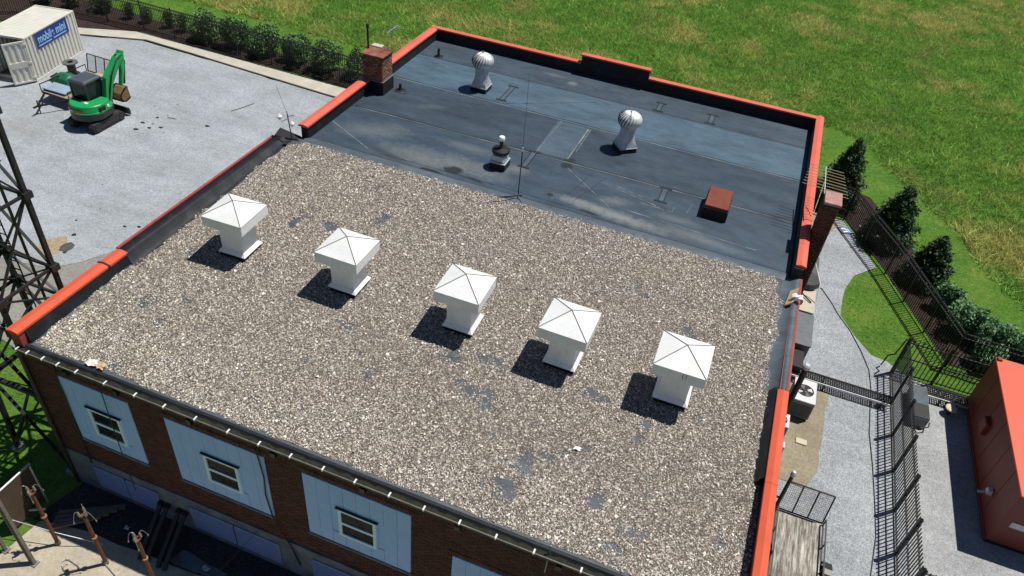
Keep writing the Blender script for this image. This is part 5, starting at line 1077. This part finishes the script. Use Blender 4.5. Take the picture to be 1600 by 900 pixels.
cbp = [(20.9,21.9),(21.51,21.63),(22.0,20.75),(22.25,20.15),(22.83,19.16),(23.31,17.98),(23.64,16.9),(23.71,15.86),(23.66,13.34),(23.78,11.8),(23.86,10.01),(23.89,8.68),(23.72,7.07),(23.5,5)]
tag(MB().path([(x, y, .05) for x, y in cbp], .018, 6).build('ground_cable', M['black']), 'thin black cable snaking along the side gravel', 'cable')
# cable tray
def tray(x0, x1, y0, y1, z, lb):
    r = thing('cable_tray', lb, 'cable tray', (x0, y0, .03), 0, 'low black cable trays')
    for y in (0, y1-y0): MB().bar((0,y,z),(x1-x0,y,z),.04,.09).build('side_rail', M['galv'] if y == 0 else M['black'], r)
    rg_ = MB().bar((0,0,z),(0,y1-y0,z),.04,.03).mesh('rung'); n = int((x1-x0)/.085)
    for q in range(n): link('rung', rg_, M['black'], r, (.04+q*.085, 0, 0))
    for q in range(5): MB().tube((0,.08+q*(y1-y0-.16)/4,z+.04),(x1-x0,.08+q*(y1-y0-.16)/4,z+.04),.02,n=6).build('cable', M['black'], r)
    for q in (.5, (x1-x0)/2, x1-x0-.4): MB().bar((q,0,0),(q,0,z),.06,.06).bar((q,y1-y0,0),(q,y1-y0,z),.06,.06).build('leg', M['black'], r)
    return r
tray(19.3, 24.4, 14.85, 15.35, .3, 'black cable tray on low legs crossing the side gravel'); tray(25.75, 27.25, 16.1, 16.7, .3, 'short black cable tray between the glossy cabinet and the red container')
gc = thing('glossy_cabinet', 'grey cabinet with a glossy reflective top beyond the side fence', 'cabinet', (25.35,15.35,.03)); MB().box(-.3,-.9,0,.3,.9,.5).build('body', M['ac_dark'], gc, bevel=.01); MB().box(-.31,-.1,.5,.31,.91,.53).build('lid', plain('glossy_lid', (.3,.34,.35), .08, .6), gc); MB().box(-.31,-.88,.5,.31,-.12,.54).build('grating', M['black'], gc)
MB().path([(.0,-.95,.25),(.1,-1.15,.25),(.35,-1.0,.3),(.4,-.75,.3)], .025, 6).build('handle', M['black'], gc)
cs_ = thing('stool', 'pale round stool top beside the red container', 'stool', (26.6,15.75,.03)); MB().lathe([(.2,.3),(.22,.32),(.22,.36),(.18,.38)], n=16).build('seat', plain('stool_tan', (.6,.53,.4), .7), cs_); MB().tube((0,0,0),(0,0,.3),.06,n=8).build('leg', M['black'], cs_)
rc = thing('red_container', 'orange-red equipment container at the right edge', 'container', (27.28,10.0,.03))
MB().box(.0,0,.18,2.44,6.7,2.5).build('body', M['cont_red_shaded'], rc, bevel=.02); MB().box(-.015,-.015,2.5,2.455,6.715,2.58).build('roof', plain('red_roof', (.7,.115,.06), .5, var=.08, scale=1, dirt=(.5,.1,.07), dirt_amt=.2), rc, bevel=.012)
for q in range(1, 6): MB().box(-.012,q*1.12-.02,.2,.0,q*1.12+.02,2.48).build('panel_seam', M['cont_red_shaded'], rc)
MB().box(-.03,.0,.18,-.0,6.7,.28).build('base_rail', M['cont_red_shaded'], rc)
MB().box(.05,.05,0,2.39,6.65,.18).build('skid', M['black'], rc); MB().box(.02,6.5,2.58,.18,6.68,2.66).build('lifting_lug', M['cont_red_shaded'], rc, bevel=.01)
MB().box(-.16,4.0,1.0,0,4.5,1.55).build('hood_vent', M['cont_red_shaded'], rc, bevel=.02); MB().box(.3,-.02,1.1,2.0,-.002,1.35).build('stripe', M['galv'], rc)
li = thing('wall_light', 'grey spotlight fixture on the red container side', 'light fixture', (27.2,11.35,1.0)); MB().bar((0,0,0),(-.32,-.02,-.1),.06,.06).build('arm', M['galv'], li); MB().hexa([(-.1,-.12,-.02),(.06,-.12,-.02),(.06,.12,-.02),(-.1,.12,-.02),(-.08,-.09,.14),(.06,-.09,.14),(.06,.09,.14),(-.08,.09,.14)]).build('housing', M['ac'], li)
# side trailer
u2 = utrailer('utility_trailer', 'grey-planked utility trailer parked against the right wall', (21.28,4.3,.03), 0, -.72, .72, 0, 3.62, .6, 7, 1.15, .3, M['grey_planks'], tongue=False)
